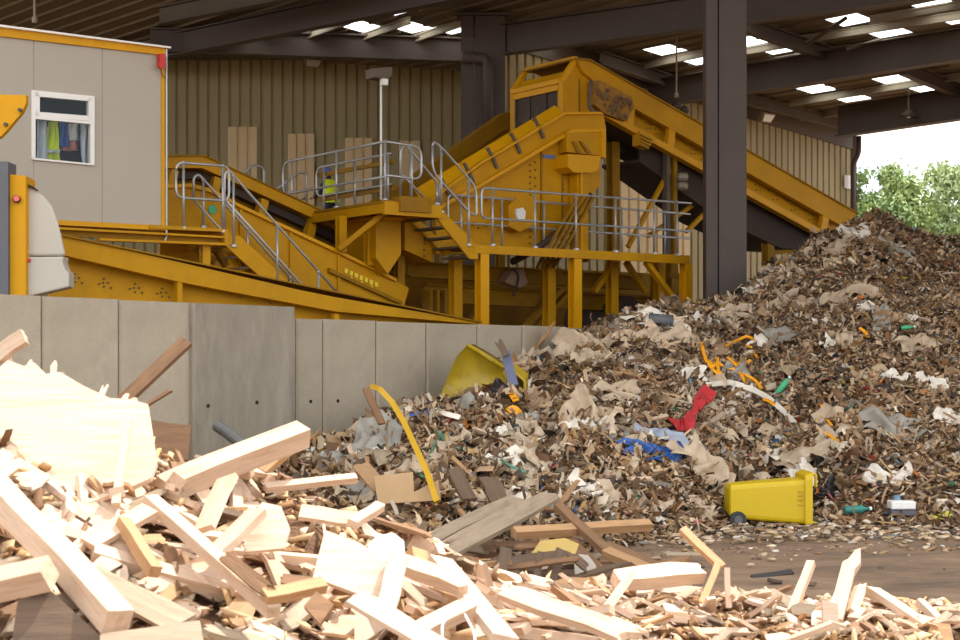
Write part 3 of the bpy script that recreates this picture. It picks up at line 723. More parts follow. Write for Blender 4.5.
hr = tubepart('far_rail', [gp(690, 1.25, zd + 1.1), gp(448, 1.25, zd + 1.1), gp(448, 1.25, zd + .55), gp(690, 1.25, zd + .55)], mp)
for x in (461, 502, 544, 583, 622, 639, 665): post(gp(x, 1.25, zd), gp(x, 1.25, zd + 1.1), hr)
legs(mp, [(482, 254, .05), (575, 259, .05), (686, 263, .05)], .2, YELB)
legs(mp, [(455.5, 256, 1.2), (549, 259, 1.2), (612, 262, 1.2), (659, 262, 1.2)], .2, YEL)
for (x0, y0, x1, y1, s) in ((646, 262, 680, 308, .1), (626, 262, 645, 292, 1.2), (594, 292, 611, 266, 1.25)):
    m = MB(); m.bar(S(x0, y0, s), S(x1, y1, s), .13, .1); build('diagonal_brace', m, YEL, mp)
m = MB(); m.bar(S(668, 275, 1.2), S(690, 277, 1.2), .1, .12); build('cross_beam', m, YELD, mp)

# ------------------------------------------------------------------ base frame of the screen under the platform
bf = thing('screen_base_frame', gp(540, 3, 0), 'heavy yellow base frame of the screen below the platform', 'frame')
def beam(x0, y0, x1, y1, h, s, mat=YELD, w=.25, name='frame_beam', par=None):
    m = MB(); m.ibeam(S(x0, y0, s), S(x1, y1, s), w, h, .03, .03); return build(name, m, mat, par or bf)
beam(407, 269, 640, 283, .32, 2.0); beam(424, 293, 655, 305, .36, 2.2); beam(424, 286, 655, 299, .12, 2.6)
for x in (457, 550, 612, 656): legs(bf, [(x, 262, 2.3)], .18, YELD)
for x in (430, 437, 445): plate('stiffener', [(x, 290), (x + 3, 290), (x + 3, 320), (x, 320)], 1.9, .2, YELD, bf)
plate('side_plate', [(425, 287), (458, 289), (458, 322), (425, 322)], 2.4, .1, YELD, bf)
plate('rear_panel', [(405, 262), (690, 275), (690, 340), (405, 335)], 5.2, .1, YELD, bf)
for (x0, y0, x1, y1) in ((522, 330, 560, 290), (530, 333, 568, 293), (485, 300, 472, 320), (560, 270, 540, 292)):
    m = MB(); m.bar(S(x0, y0, 1.8), S(x1, y1, 1.8), .16, .1); build('diagonal_brace', m, YELD, bf)
m = MB(); m.prism(SL([(512, 271), (524, 269), (528, 283), (520, 288), (505, 282)], 1.6), B * .3); build('clamp_bracket', m, M('dusty_steel', srgb(150, 122, 96), .8), bf)
m = MB(); m.tube(fillet(SL([(513, 296), (517, 286), (519, 275), (514, 268)], 1.5), .1), .025); build('hose', m, RUB, bf, smooth=True)
m = MB(); m.disc(S(605, 322, 2.6), B, .55, 1.6, 16); build('end_drum', m, BELT, bf, smooth=False)

# ------------------------------------------------------------------ screen box with its sloping belt (C)
sc = thing('screen_conveyor', gp(530, 2.4, 3), 'tall yellow screen housing with a sloping covered belt', 'screen')
sC = 1.5
body = plate('side_plate', [(436, 254), (436, 206), (480, 183), (572, 130), (600, 130), (600, 185), (590, 196), (560, 228), (530, 254)], sC, .15, YEL, sc)
plate('rear_side_plate', [(436, 254), (436, 206), (572, 130), (600, 130), (600, 185), (560, 228), (530, 254)], sC + 1.5, .15, YELD, sc)
plate('side_channel', [(424, 206), (480, 163.5), (565, 112.5), (603, 112.5), (606, 128), (606, 131.5), (572.5, 131.5), (480, 187), (428, 215)], sC - .12, .12, YEL, sc)
plate('channel_lip', [(424, 213), (480, 184), (572, 129), (606, 129), (606, 132), (573, 132.5), (480, 187.5), (426, 217)], sC - .22, .24, YELB, sc)
plate('channel_lip', [(424, 204), (480, 162.5), (564, 111.8), (602, 111.8), (602, 114), (565, 114.6), (480, 165), (424, 207)], sC - .2, .2, YELB, sc)
# bright guard covers, one after the other
ex = [(424, 196, 418, 185), (445, 188.5, 0, 0)]
def cov(f0, f1):
    lo = lambda f: (424 + f * (564 - 424), 203 + f * (112.5 - 203)); hi = lambda f: (414 + f * (556 - 414), 190 + f * (105 - 190))
    a, b, c, d = lo(f0), lo(f1), hi(f1), hi(f0)
    m = MB(); A_, B_ = S(*a, sC - .16), S(*b, sC - .16); C_, D_ = S(*c, sC + .12), S(*d, sC + .12)
    m.prism([A_, B_, C_, D_], B * .05); return build('guard_cover', m, YELB, sc)
for i in range(6): cov(i / 6 + .006, (i + 1) / 6 - .006)
for i in range(1, 6):
    f = i / 6; x, y = 424 + f * 140, 203 - f * 90.5
    plate('cover_strap', [(x - 6.5, y - 9.5), (x - 4.8, y - 10.5), (x - .6, y - 2.6), (x - 2.4, y - 1.6)], sC - .3, .06, DSTEEL2, sc)
    plate('cover_strap', [(x - 1.4, y + .5), (x + .6, y - .6), (x + 5, y + 10), (x + 3, y + 11)], sC - .2, .05, DSTEEL2, sc)
for x, y0 in ((541, 150), (562, 139)):
    plate('vertical_seam', [(x, y0), (x + 1.6, y0 - 1), (x + 1.6, 252), (x, 252)], sC - .03, .05, YELD, body)
bolts([(530, y) for y in range(165, 245, 6)] + [(535, y) for y in range(162, 245, 8)] + [(563, y) for y in range(150, 200, 5)] + [(486 + 5 * i, 200 + (i % 2) * 12) for i in range(6)] + [(472, 225), (478, 228), (486, 226)], sC - .01, sc, .018)
plate('blue_label', [(543.5, 154.4), (555, 155.2), (555, 158.8), (543.5, 158)], sC - .02, .02, BLUEP, body)
m = MB(); m.prism(SL([(516.5, 209), (523, 207.5), (526, 212), (525, 219), (519, 220.5), (516.5, 215)], sC - .35), B * .05); build('white_notice', m, WHITEP, body)
plate('drive_cover', [(509, 205), (517, 198), (535, 199), (538, 222), (520, 232), (509, 226)], sC - .3, .3, YEL, sc)
# dark curved belt and a sheaf of yellow bars beside it
m = MB(); pts = fillet(SL([(512, 262), (540, 247), (565, 226), (591, 195)], sC - .25), .8, 6); m.tube(pts, .075, 6); build('curved_belt', m, RUB, sc, smooth=True)
for i in range(4):
    x = 549 + i * 5.5; m = MB(); m.bar(S(x - 12, 268, sC - .5), S(x + 28, 197, sC - .5), .07, .05); build('guide_bar', m, YELD, sc)
# head box and chute
plate('head_box', [(567, 132.5), (605, 132.5), (605, 156), (567, 152)], sC - .3, .9, YEL, sc)
plate('head_box_frame', [(602, 131), (606, 131), (606, 158), (602, 157)], sC - .36, 1.0, YELB, sc)
for x0, x1 in ((573, 578), (580, 588)): plate('gusset', [(x0, 141), (x0 + 2, 141), (x1 + 4, 153), (x1, 153)], sC - .36, .06, YELD, sc)
ch = MB()
a = SL([(568, 154), (601, 156), (598, 170), (592, 172.5), (574, 172.5), (568, 167)], sC - .45); ch.prism(a, B * .8); build('discharge_chute', ch, YELB, sc)
ch = MB(); ch.prism(SL([(577, 172), (588.5, 172), (588.5, 262), (577, 262)], sC - .3), B * .25); build('chute_leg', ch, YEL, sc)
plate('leg_edge', [(581, 172), (583, 172), (583, 262), (581, 262)], sC - .36, .05, YELB, sc)
# far conveyor in the dusty, shade-darkened yellow, parallel behind it
fc = thing('rear_conveyor', gp(450, 6, 3), 'dusty yellow conveyor, darkened for shade, rising behind the screen', 'conveyor')
plate('side_beam', [(372, 203), (400, 186), (505, 112.5), (512, 112.5), (512, 128), (505, 130), (400, 202), (372, 218)], 5.0, .25, YELD, fc)
plate('side_web', [(372, 215), (400, 200), (505, 128), (512, 128), (512, 165), (420, 215), (372, 235)], 5.15, .1, YEL, fc)
plate('far_beam', [(372, 203), (400, 186), (505, 112.5), (512, 112.5), (512, 128), (400, 202), (372, 218)], 6.4, .2, YELD, fc)
legs(fc, [(420, 212, 5.6), (500, 165, 5.6)], .16, YELD)

# ------------------------------------------------------------------ long discharge conveyor (D) with its hood
cd = thing('discharge_conveyor', gp(700, 1, 0), 'long yellow discharge conveyor sloping down to the waste heap', 'conveyor')
sD, wD = 1.75, 1.7
# hood at the head
hood = plate('head_side_plate', [(560.5, 84), (576, 58.5), (590, 59.5), (612, 73), (612, 118), (603, 112.5), (565, 112.5), (560.5, 118)], sD, .1, YEL, cd)
a0, a1 = S(561, 81, sD), S(576, 58.5, sD)
b0, b1 = a0 + B * wD, a1 + B * wD
for p, q in ((a0, a1), (b0, b1), (a0, b0), (a1, b1)):
    m = MB(); m.bar(p, q, .1, .1); build('hood_frame', m, YELB if p is not a1 else YEL, cd)
m = MB(); m.prism([a0 + Z * .02, b0 + Z * .02, b0 - Z * .18, a0 - Z * .18], U * .06); build('hood_lintel', m, YELB, cd)
m = MB(); m.bar(b0, b0 - Z * .95, .09, .09); build('hood_frame', m, YEL, cd)
m = MB(); m.bar(a0, a0 - Z * .7, .09, .09); build('hood_frame', m, YEL, cd)
m = MB(); m.prism([a0.lerp(a1, .15), b0.lerp(b1, .15), b0.lerp(b1, .45), a0.lerp(a1, .45)], U * .04); build('hood_top_plate', m, YEL, cd)
m = MB(); m.tube([a0.lerp(b0, .15) + U * .3 + Z * .15, a0.lerp(b0, .6) + U * .3 + Z * .15], .1, 10); build('head_roller', m, YELD, cd, smooth=True)
# rubber curtain strips closing the mouth
for i in range(6):
    p, q = a0.lerp(b0, i / 6 + .006), a0.lerp(b0, (i + 1) / 6 - .006); d = U * (.06 + .02 * (i % 2))
    m = MB(); m.prism([p + d - Z * .12, q + d - Z * .12, q + d - Z * .95, p + d - Z * .95], U * .015); build('rubber_curtain', m, RUB, cd)
m = MB(); m.prism([a0 + U * .5 + Z * .1, b0 + U * .5 + Z * .1, b0 + U * .5 - Z * .9, a0 + U * .5 - Z * .9], U * .03); build('inner_baffle', m, DARK, cd)
fb = b0 - Z * 1.5
plate('far_head_plate', [(560.5, 84), (576, 58.5), (590, 59.5), (612, 73), (612, 118), (560.5, 125)], sD + wD, .08, YELD, cd)
# side: top rail, recessed web, bottom rail, stiffeners
yt = lambda x: 59.5 + (x - 590) * (213.5 - 59.5) / 268.; 
yb = lambda x: 104.0 + (x - 590) * (233.0 - 104.0) / 232.
ri = lambda x: yt(x) + 22 - (x - 590) * .012
plate('top_rail', [(576, 58.5), (590, 59.5), (858, 213.5), (848, 222), (842, 226), (612, 95.5), (583, 72)], sD - .1, .16, YEL, cd)
plate('web_plate', [(600, 80), (845, 222), (826, 236), (604, 113)], sD + .2, .06, YEL, cd)
plate('bottom_rail', [(604, 109), (826, 232), (824, 237.5), (600, 113.5)], sD - .1, .2, YELB, cd)
for x in (632, 672.5, 826):
    plate('stiffener', [(x - 2.5, ri(x) - 3), (x + 3.5, ri(x)), (x + 1, yb(x) + 2), (x - 5.5, yb(x) - 1)], sD - .09, .12, YELB, cd)
m = MB(); m.prism(SL([(576, 57.6), (590, 58.6), (859, 212.7), (859, 214.4), (590, 60.4), (576, 59.2)], sD - .14), B * (wD + .2)); build('top_cover', m, YELD, cd)
plate('far_side', [(604, 80), (850, 217), (826, 236), (604, 113)], sD + wD, .1, YELD, cd)
# belt pan below, dark, with return belt hanging lower
m = MB(); m.prism(SL([(606, 118), (823, 238), (823, 235), (606, 114)], sD + .08), B * (wD - .1)); build('belt_pan', m, BELT, cd)
m = MB(); m.prism(SL([(640, 162), (720, 219), (780, 248), (812, 250), (812, 247), (780, 245), (720, 216), (640, 159)], sD + .35), B * (wD - .4)); build('return_belt', m, RUB, cd)
plate('belt_skirt', [(640, 134), (824, 236), (812, 250), (780, 248), (720, 219), (640, 162)], sD + .3, .05, BELT, cd)
bolts([(x + dx, (ri(x) + yb(x)) / 2 + dy) for x in (645, 655, 690, 700, 755, 772, 790, 808) for dx, dy in ((0, 0), (-4, -4), (4, 1), (1, 5), (5, 5))], sD + .19, cd, .014)
# dirty drive guard and its bent pipe
m = MB()
gp_ = [(593, 81), (600, 80), (632, 97), (634, 108), (626, 121), (606, 114), (594, 104)]
m.prism(SL(gp_, sD - .22), B * .22); gd = build('drive_guard', m, RUSTY, cd)
rs = random.Random(3); m = MB()
for _ in range(60):
    x, y = rs.uniform(597, 630), rs.uniform(88, 118)
    if y > 80 + (x - 590) * .52 and y < 104 + (x - 594) * .5: m.ball(S(x, y, sD - .23), rs.uniform(.03, .07), 5, 4)
build('caked_dirt', m, M('caked_dirt', srgb(120, 92, 62), .95, var=.3, scale=8), gd, kind='stuff')
m = MB(); m.tube(fillet(SL([(591, 80), (590, 96), (588, 106), (595, 113), (604, 116)], sD - .3), .15), .035, 6); build('grease_pipe', m, DSTEEL2, gd, smooth=True)
# vent grille
vg = plate('vent_box', [(640, 131), (655, 139), (648, 149), (640, 145)], sD - .18, .25, YEL, cd)
for i in range(4):
    y = 134 + i * 3.4; plate('louvre', [(641, y), (652 - i, y + 5.2 - i * .4), (652 - i, y + 6.5 - i * .4), (641, y + 1.3)], sD - .22, .05, YELD, vg)
# tail chute box under the head
plate('tail_box', [(606, 122), (644, 128), (644, 152), (606, 150)], sD + 1.0, .8, BELT, cd)
# legs
for x in (669, 676):
    plate('support_leg', [(x - 2, 148), (x + 1.4, 150), (x + 1.4, 256), (x - 2, 256)], sD + .1, .15, DSTEEL2 if x < 670 else YELD, cd)
legs(cd, [(613, 142, 2.6), (672, 160, 3.0)], .22, YELD, 0.0); legs(cd, [(768, 232, 2.2), (768, 234, 3.2), (840, 224, 2.6)], .22, YELD)
for (x0, y0, x1, y1, s) in ((628, 247, 671, 168, 2.0), (648, 236, 700, 200, 2.4), (686, 232, 704, 214, 1.8)):
    m = MB(); m.bar(S(x0, y0, s), S(x1, y1, s), .1, .08); build('leg_brace', m, YEL, cd)
m = MB(); m.bar(S(768, 253, 2.2), S(800, 251, 2.2), .08, .1); build('leg_brace', m, YELD, cd)
for y in (177, 186):
    q = S(681, y, sD - .1); m = MB(); m.tube([q - U * .02, q + U * .12 + B * -.06], [.09, .1], 10); m.ball(q, .1, 8, 6); build('work_light', m, LAMPG, cd, smooth=True)
for x in (676.5, 684): 
    m = MB(); m.ball(S(x, yt(x) - 3, 2.4), .12, 6, 5); build('belt_lump', m, RUB, cd)

# ------------------------------------------------------------------ worker on the far end of the upper platform
wq = P(331, HZ, 38.0); wq.z = P(331, 167, 38.0).z - 1.76
rw = thing('rear_walkway', wq, 'dusty yellow walkway, darkened for shade, under the worker far behind the upper platform', 'walkway')
m = MB(); m.prism([wq - U * 2 - B * .5 - Z * .06, wq + U * 3 - B * .5 - Z * .06, wq + U * 3 + B * .6 - Z * .06, wq - U * 2 + B * .6 - Z * .06], (0, 0, .05)); build('deck', m, YELD, rw)
for a in (-1.8, 2.8):
    for b in (-.4, .5):
        q = wq + U * a + B * b; m = MB(); m.bar(Vector((q.x, q.y, 0)), q - Z * .06, .14, .14); build('support_leg', m, YELD, rw)
wk = thing('person', wq, 'worker in a yellow hi-vis vest and blue helmet behind the platform handrail', 'person')
k = 1.76 / 1.8

F_ = Vector((-.75, .66, 0)); Sd = Vector((.66, .75, 0))    # facing away to the left
def J(f, s, z): return F_ * f * k + Sd * s * k + Z * z * k
J_ = [(J(0, 0, .95), .15), (J(.03, 0, 1.12), .14), (J(.06, 0, 1.32), .16), (J(.07, 0, 1.46), .08), (J(.1, 0, 1.54), .065), (J(.13, 0, 1.64), .095), (J(.13, 0, 1.72), .085),
      (J(.06, .19, 1.4), .075), (J(.1, .25, 1.14), .055), (J(.32, .2, 1.08), .042), (J(.41, .18, 1.08), .04),
      (J(.06, -.19, 1.4), .075), (J(.1, -.25, 1.14), .055), (J(.32, -.2, 1.08), .042), (J(.41, -.18, 1.08), .04),
      (J(0, .1, .86), .1), (J(.03, .11, .5), .07), (J(-.02, .12, .09), .048), (J(.17, .13, .045), .04),
      (J(0, -.1, .86), .1), (J(.03, -.11, .5), .07), (J(-.02, -.12, .09), .048), (J(.17, -.13, .045), .04)]
ED = [(0, 1), (1, 2), (2, 3), (3, 4), (4, 5), (5, 6), (2, 7), (7, 8), (8, 9), (9, 10), (2, 11), (11, 12), (12, 13), (13, 14), (0, 15), (15, 16), (16, 17), (17, 18), (0, 19), (19, 20), (20, 21), (21, 22)]
me = bpy.data.meshes.new('body'); me.from_pydata([tuple(p) for p, r in J_], ED, []); me.materials.append(NAVY)
bd = bpy.data.objects.new('body', me); COL.objects.link(bd); bd.parent = wk; ORG[bd] = ORG[wk]
bd.modifiers.new('skin', 'SKIN'); bd.modifiers.new('sub', 'SUBSURF').levels = 1
for i, (p, r) in enumerate(J_): me.skin_vertices[0].data[i].radius = (r * k, r * k)
me.skin_vertices[0].data[0].use_root = True
bo = ORG[wk]
def ring_tube(name, rows, mat, par):
    m = MB(); n = 14; vs = []
    for f, z, rf, rsd in rows:
        vs += [bo + F_ * (f + rf * math.cos(2 * math.pi * i / n)) * k + Sd * rsd * math.sin(2 * math.pi * i / n) * k + Z * z * k for i in range(n)]
    m.add(vs, [[j * n + i, j * n + (i + 1) % n, (j + 1) * n + (i + 1) % n, (j + 1) * n + i] for j in range(len(rows) - 1) for i in range(n)])
    return build(name, m, mat, par, smooth=True)
ve = ring_tube('hi_vis_vest', [(.0, .92, .19, .23), (.03, 1.1, .185, .225), (.05, 1.3, .19, .25), (.06, 1.42, .15, .24), (.07, 1.5, .09, .13)], HIVIS, wk)
ring_tube('reflective_band', [(.02, 1.04, .192, .232), (.025, 1.09, .192, .232)], SILV, ve)
hm = ring_tube('helmet', [(.13, 1.66, .15, .135), (.13, 1.68, .14, .125), (.13, 1.74, .125, .115), (.13, 1.79, .08, .075), (.13, 1.81, .005, .005)], M('helmet_blue', srgb(96, 112, 176), .35, var=.05), wk)
m = MB()
hc = bo + J(.13, 0, 1.62); m.ball(hc, .1 * k, 10, 8, (.95, .95, 1.2)); m.ball(hc + F_ * .1 * k - Z * .01, .025 * k, 6, 5); m.ball(hc + Sd * .095 * k, .025 * k, 6, 5); m.ball(hc - Sd * .095 * k, .025 * k, 6, 5)
build('face', m, SKIN, wk, smooth=True)
for s in (1, -1):
    m = MB(); c = bo + J(.43, .18 * s, 1.08); m.ball(c, .045 * k, 8, 6, (1, .8, 1))
    for q in range(4): m.tube([c + F_ * .03 + Sd * (-.03 + .02 * q), c + F_ * .09 + Sd * (-.03 + .02 * q) - Z * .01, c + F_ * .1 + Sd * (-.03 + .02 * q) - Z * .045], .009, 5)
    m.tube([c + Sd * -.04 * s, c + F_ * .05 + Sd * -.06 * s, c + F_ * .08 + Sd * -.055 * s - Z * .02], .01, 5)
    build('hand', m, SKIN, wk, smooth=True)
# ------------------------------------------------------------------ heaps as height fields
def field(xs, ycrest, dcrest, dtoe, back):
    xs = np.array(xs, float); yc = np.array(ycrest, float); dc = np.array(dcrest, float); dt = np.array(dtoe, float); bk = np.array(back, float)
    zc = EYE + (HZ - yc) / FPX * dc
    return xs, np.maximum(zc, 0), dc, dt, bk
def hz(Fd, X, Y, ex=.95):
    X = np.asarray(X, float); Y = np.asarray(Y, float)
    u = 480 + FPX * X / np.maximum(Y, .1)
    zc = np.interp(u, Fd[0], Fd[1], left=0, right=Fd[1][-1]); dc = np.interp(u, Fd[0], Fd[2]); dt = np.interp(u, Fd[0], Fd[3]); bk = np.interp(u, Fd[0], Fd[4])
    q = (Y - dt) / (dc - dt)
    z = np.where(q < 0, 0, np.where(q <= 1, zc * np.clip(q, 0, 1) ** ex, zc * np.clip(1 - (Y - dc) / bk, 0, 1)))
    return z
def lump(X, Y, a, f, sd=0):
    return a * (np.sin(X * f * 1.3 + sd + 1.7 * np.sin(Y * f * .7)) * np.sin(Y * f + 2 * sd) + .5 * np.sin(X * f * 2.7 + Y * f * 1.9 + sd) * np.sin(Y * f * 3.1 - X * f * .8))
# mixed waste heap
WASTE = field([255, 285, 340, 400, 440, 500, 560, 590, 650, 700, 745, 780, 820, 850, 875, 905, 960, 1020, 1100, 1200, 1290],
              [480, 448, 432, 404, 394, 372, 352, 332, 316, 298, 284, 264, 239, 224, 220, 229, 240, 250, 270, 330, 452],
              [20, 20.8, 21.8, 23.0, 23.9, 25.2, 26.6, 27.2, 28.2, 29.6, 31, 32, 33.5, 34.5, 35, 35, 35.2, 35.5, 36, 36, 36],
              [16.8, 16.8, 16.6, 16.3, 16.0, 16.0, 16.6, 17.0, 17.8, 18.6, 20.6, 20.8, 20.4, 19.6, 19.6, 19.6, 19.4, 19.4, 19.4, 20, 22],
              [.5, .5, .6, .7, .8, .9, 1.0, 1.5, 4, 6, 8, 9, 10, 10, 10, 10, 10, 10, 10, 10, 8])
def wz(X, Y):
    h = hz(WASTE, X, Y, .88); return h + np.where(h > .05, lump(X, Y, .13, 1.1) * np.clip(h, 0, 1) + lump(X, Y, .06, 2.6, 2) * np.clip(h * 2, 0, 1), 0)
# wood heap in the sun
WOODF = field([-160, -80, 0, 60, 110, 150, 180, 210, 300, 380, 450, 500, 600, 700, 780, 850, 920, 955, 990],
              [352, 350, 380, 408, 428, 444, 470, 480, 500, 525, 566, 592, 604, 606, 610, 610, 618, 634, 652],
              [11.2, 11.2, 11.2, 11.2, 11.2, 11.2, 11.3, 11.3, 11.4, 11.6, 11.8, 12, 12.2, 12.3, 12.3, 12.3, 12.3, 12.3, 12.3],
              [7.0, 7.0, 7.0, 7.0, 7.1, 7.2, 7.3, 7.4, 7.7, 8.0, 8.4, 8.8, 9.4, 10.0, 10.4, 10.6, 10.9, 11, 11],
              [5.5, 5.5, 5.5, 5.5, 5.2, 4.8, 3.5, 2.4, 1.8, 1.7, 1.6, 1.5, 1.3, 1.2, 1.1, 1, .9, .8, .8])
def oz(X, Y):
    h = hz(WOODF, X, Y, .95); return h + np.where(h > .03, lump(X, Y, .05, 3.3, 1) * np.clip(h * 2, 0, 1), 0)
def heap_mesh(name, Fd, fz, px0, px1, step, rows, mat, label, cat, sink=.03):
    pxs = np.arange(px0, px1 + step, step); vs = []
    for j in range(rows + 1):
        for u in pxs:
            dc = np.interp(u, Fd[0], Fd[2]); dt = np.interp(u, Fd[0], Fd[3]); bk = np.interp(u, Fd[0], Fd[4])
            g = j / rows; n1 = .8
            Y = dt - .3 + (dc - dt + .3) * g / n1 if g <= n1 else dc + bk * (g - n1) / (1 - n1)
            vs.append(((u - 480) / FPX * Y, Y))
    vs = np.array(vs); zz = fz(vs[:, 0], vs[:, 1]) - sink
    mb = MB(); nx = len(pxs); mb.v = [Vector((a, b, c)) for (a, b), c in zip(vs, zz)]
    mb.f = [[j * nx + i, j * nx + i + 1, (j + 1) * nx + i + 1, (j + 1) * nx + i] for j in range(rows) for i in range(nx - 1)]
    return build(name, mb, mat, label=label, cat=cat, kind='stuff', smooth=True)
HEAPM = M('shredded_waste', srgb(126, 98, 72), .95, var=.5, scale=7, bump=1.0, dirt=srgb(56, 44, 36), dirt_amt=.9, pos=True, bscale=14)
WHEAP = M('wood_crumbs', srgb(112, 80, 54), .95, var=.5, scale=12, bump=1.0, dirt=srgb(76, 54, 38), dirt_amt=.9, pos=True, bscale=30)  # dark brown core colour deepens the shade in the gaps between timbers
heap_mesh('waste_mound', WASTE, wz, 250, 1288, 5, 110, HEAPM, 'big heap of shredded mixed waste filling the right side', 'waste heap')
heap_mesh('wood_mound', WOODF, oz, -140, 985, 5, 60, WHEAP, 'core of crumbled wood under the sunlit timber heap', 'wood heap')

# ------------------------------------------------------------------ scraps by the thousand (numpy)
def rotm(n, rs, tilt=1.0):
    yaw = rs.uniform(0, 2 * np.pi, n); pi_ = rs.normal(0, .55 * tilt, n); ro = rs.normal(0, .55 * tilt, n)
    cy, sy, cp, sp, cr, sr = np.cos(yaw), np.sin(yaw), np.cos(pi_), np.sin(pi_), np.cos(ro), np.sin(ro)
    Rz = np.zeros((n, 3, 3)); Rz[:, 0, 0] = cy; Rz[:, 0, 1] = -sy; Rz[:, 1, 0] = sy; Rz[:, 1, 1] = cy; Rz[:, 2, 2] = 1
    Ry = np.zeros((n, 3, 3)); Ry[:, 0, 0] = cp; Ry[:, 0, 2] = sp; Ry[:, 2, 0] = -sp; Ry[:, 2, 2] = cp; Ry[:, 1, 1] = 1
    Rx = np.zeros((n, 3, 3)); Rx[:, 1, 1] = cr; Rx[:, 1, 2] = -sr; Rx[:, 2, 1] = sr; Rx[:, 2, 2] = cr; Rx[:, 0, 0] = 1
    return Rz @ Ry @ Rx
def tpl_sheet(n, L, W, rs, g=4, crump=.25):
    a = np.linspace(-.5, .5, g); X, Y = np.meshgrid(a, a); k = g * g
    v = np.zeros((n, k, 3)); v[:, :, 0] = X.ravel(); v[:, :, 1] = Y.ravel()
    v[:, :, :2] += rs.normal(0, .09, (n, k, 2)); v[:, :, 2] = rs.normal(0, crump, (n, k))
    v[:, :, 0] *= L[:, None]; v[:, :, 1] *= W[:, None]; v[:, :, 2] *= np.minimum(L, W)[:, None]
    q = np.array([[j * g + i, j * g + i + 1, (j + 1) * g + i + 1, (j + 1) * g + i] for j in range(g - 1) for i in range(g - 1)]); return v, q
def tpl_strip(n, L, W, rs, g=5):
    t = np.linspace(0, 1, g); v = np.zeros((n, g * 2, 3)); bend = rs.normal(0, 1.1, n); lift = rs.normal(0, .5, n)
    ang = bend[:, None] * (t - .5)[None]
    cx = np.cumsum(np.cos(ang), 1) / g - .5; cy = np.cumsum(np.sin(ang), 1) / g
    for k in (0, 1):
        sg = -1 if k == 0 else 1
        v[:, k::2, 0] = cx * L[:, None] - np.sin(ang) * sg * W[:, None] / 2
        v[:, k::2, 1] = cy * L[:, None] + np.cos(ang) * sg * W[:, None] / 2
        v[:, k::2, 2] = lift[:, None] * ((t - .5) ** 2)[None] * L[:, None] + rs.normal(0, .12, (n, g)) * W[:, None]
    q = np.array([[2 * i, 2 * i + 2, 2 * i + 3, 2 * i + 1] for i in range(g - 1)]); return v, q
def tpl_shard(n, L, W, T, rs):
    c = np.array([[x, y, z] for z in (-.5, .5) for y in (-.5, .5) for x in (-.5, .5)]); v = np.repeat(c[None], n, 0) + rs.normal(0, .12, (n, 8, 3))
    v *= np.stack([L, W, T], 1)[:, None]; q = np.array([[0, 2, 3, 1], [4, 5, 7, 6], [0, 1, 5, 4], [2, 6, 7, 3], [0, 4, 6, 2], [1, 3, 7, 5]]); return v, q
def palette(rs, n, cols, wts, jit=.2, dim=1.0):
    c = np.array([srgb(*x) for x in cols]); i = rs.choice(len(c), n, p=np.array(wts) / sum(wts))
    return np.clip(c[i] * dim * (np.array([1.06, .97, .86]) if dim < 1 else 1) * (1 + rs.normal(0, jit, (n, 1))), 0.005, 1)
def place_on(fz, Fd, n, rs, px0, px1, fr0=-.02, fr1=1.05, dens=None):
    u = rs.uniform(px0, px1, n); g = rs.uniform(fr0, fr1, n)
    dc = np.interp(u, Fd[0], Fd[2]); dt = np.interp(u, Fd[0], Fd[3]); Y = dt + (dc - dt) * g; X = (u - 480) / FPX * Y
    return X, Y, fz(X, Y), u, g
class Bulk:
    def __init__(self): self.v = []; self.q = []; self.c = []; self.n = 0
    def add(self, tpl, q, rot, pos, col):
        n, k, _ = tpl.shape
        v = np.einsum('nij,nkj->nki', rot, tpl) + pos[:, None]
        self.v.append(v.reshape(-1, 3)); self.q.append((q[None] + (np.arange(n) * k)[:, None, None] + self.n).reshape(-1, 4)); self.c.append(np.repeat(col, k, 0)); self.n += n * k
    def build(self, name, mat, label, cat, parent=None):
        v = np.concatenate(self.v).astype(np.float32); q = np.concatenate(self.q).astype(np.int32); c = np.concatenate(self.c)
        me = bpy.data.meshes.new(name); me.vertices.add(len(v)); me.vertices.foreach_set('co', v.ravel())
        me.loops.add(q.size); me.loops.foreach_set('vertex_index', q.ravel()); me.polygons.add(len(q)); me.polygons.foreach_set('loop_start', np.arange(0, q.size, 4, dtype=np.int32))
        me.polygons.foreach_set('use_smooth', np.ones(len(q), bool)); me.update(calc_edges=True); me.materials.append(mat)
        a = me.color_attributes.new('scrap_colour', 'FLOAT_COLOR', 'POINT'); a.data.foreach_set('color', np.concatenate([c, np.ones((len(c), 1))], 1).astype(np.float32).ravel())
        o = bpy.data.objects.new(name, me); COL.objects.link(o)
        if parent: o.parent = parent
        return tag(o, label, cat, None, 'stuff')
SCRAP = attr_mat('mixed_scraps', .75)
rs = np.random.default_rng(5)
WCOL = [(186, 160, 130), (162, 136, 108), (134, 108, 84), (204, 184, 156), (104, 84, 66), (70, 58, 48), (152, 116, 80), (216, 206, 190), (170, 142, 98), (54, 50, 48), (128, 120, 112)]
WW = [20, 20, 15, 15, 8, 4, 13, 7, 9, 2, 3]
VIV = [(56, 84, 128), (176, 62, 52), (200, 124, 48), (64, 120, 92), (222, 218, 210), (200, 170, 60), (190, 100, 110), (120, 160, 190)]
bk = Bulk()
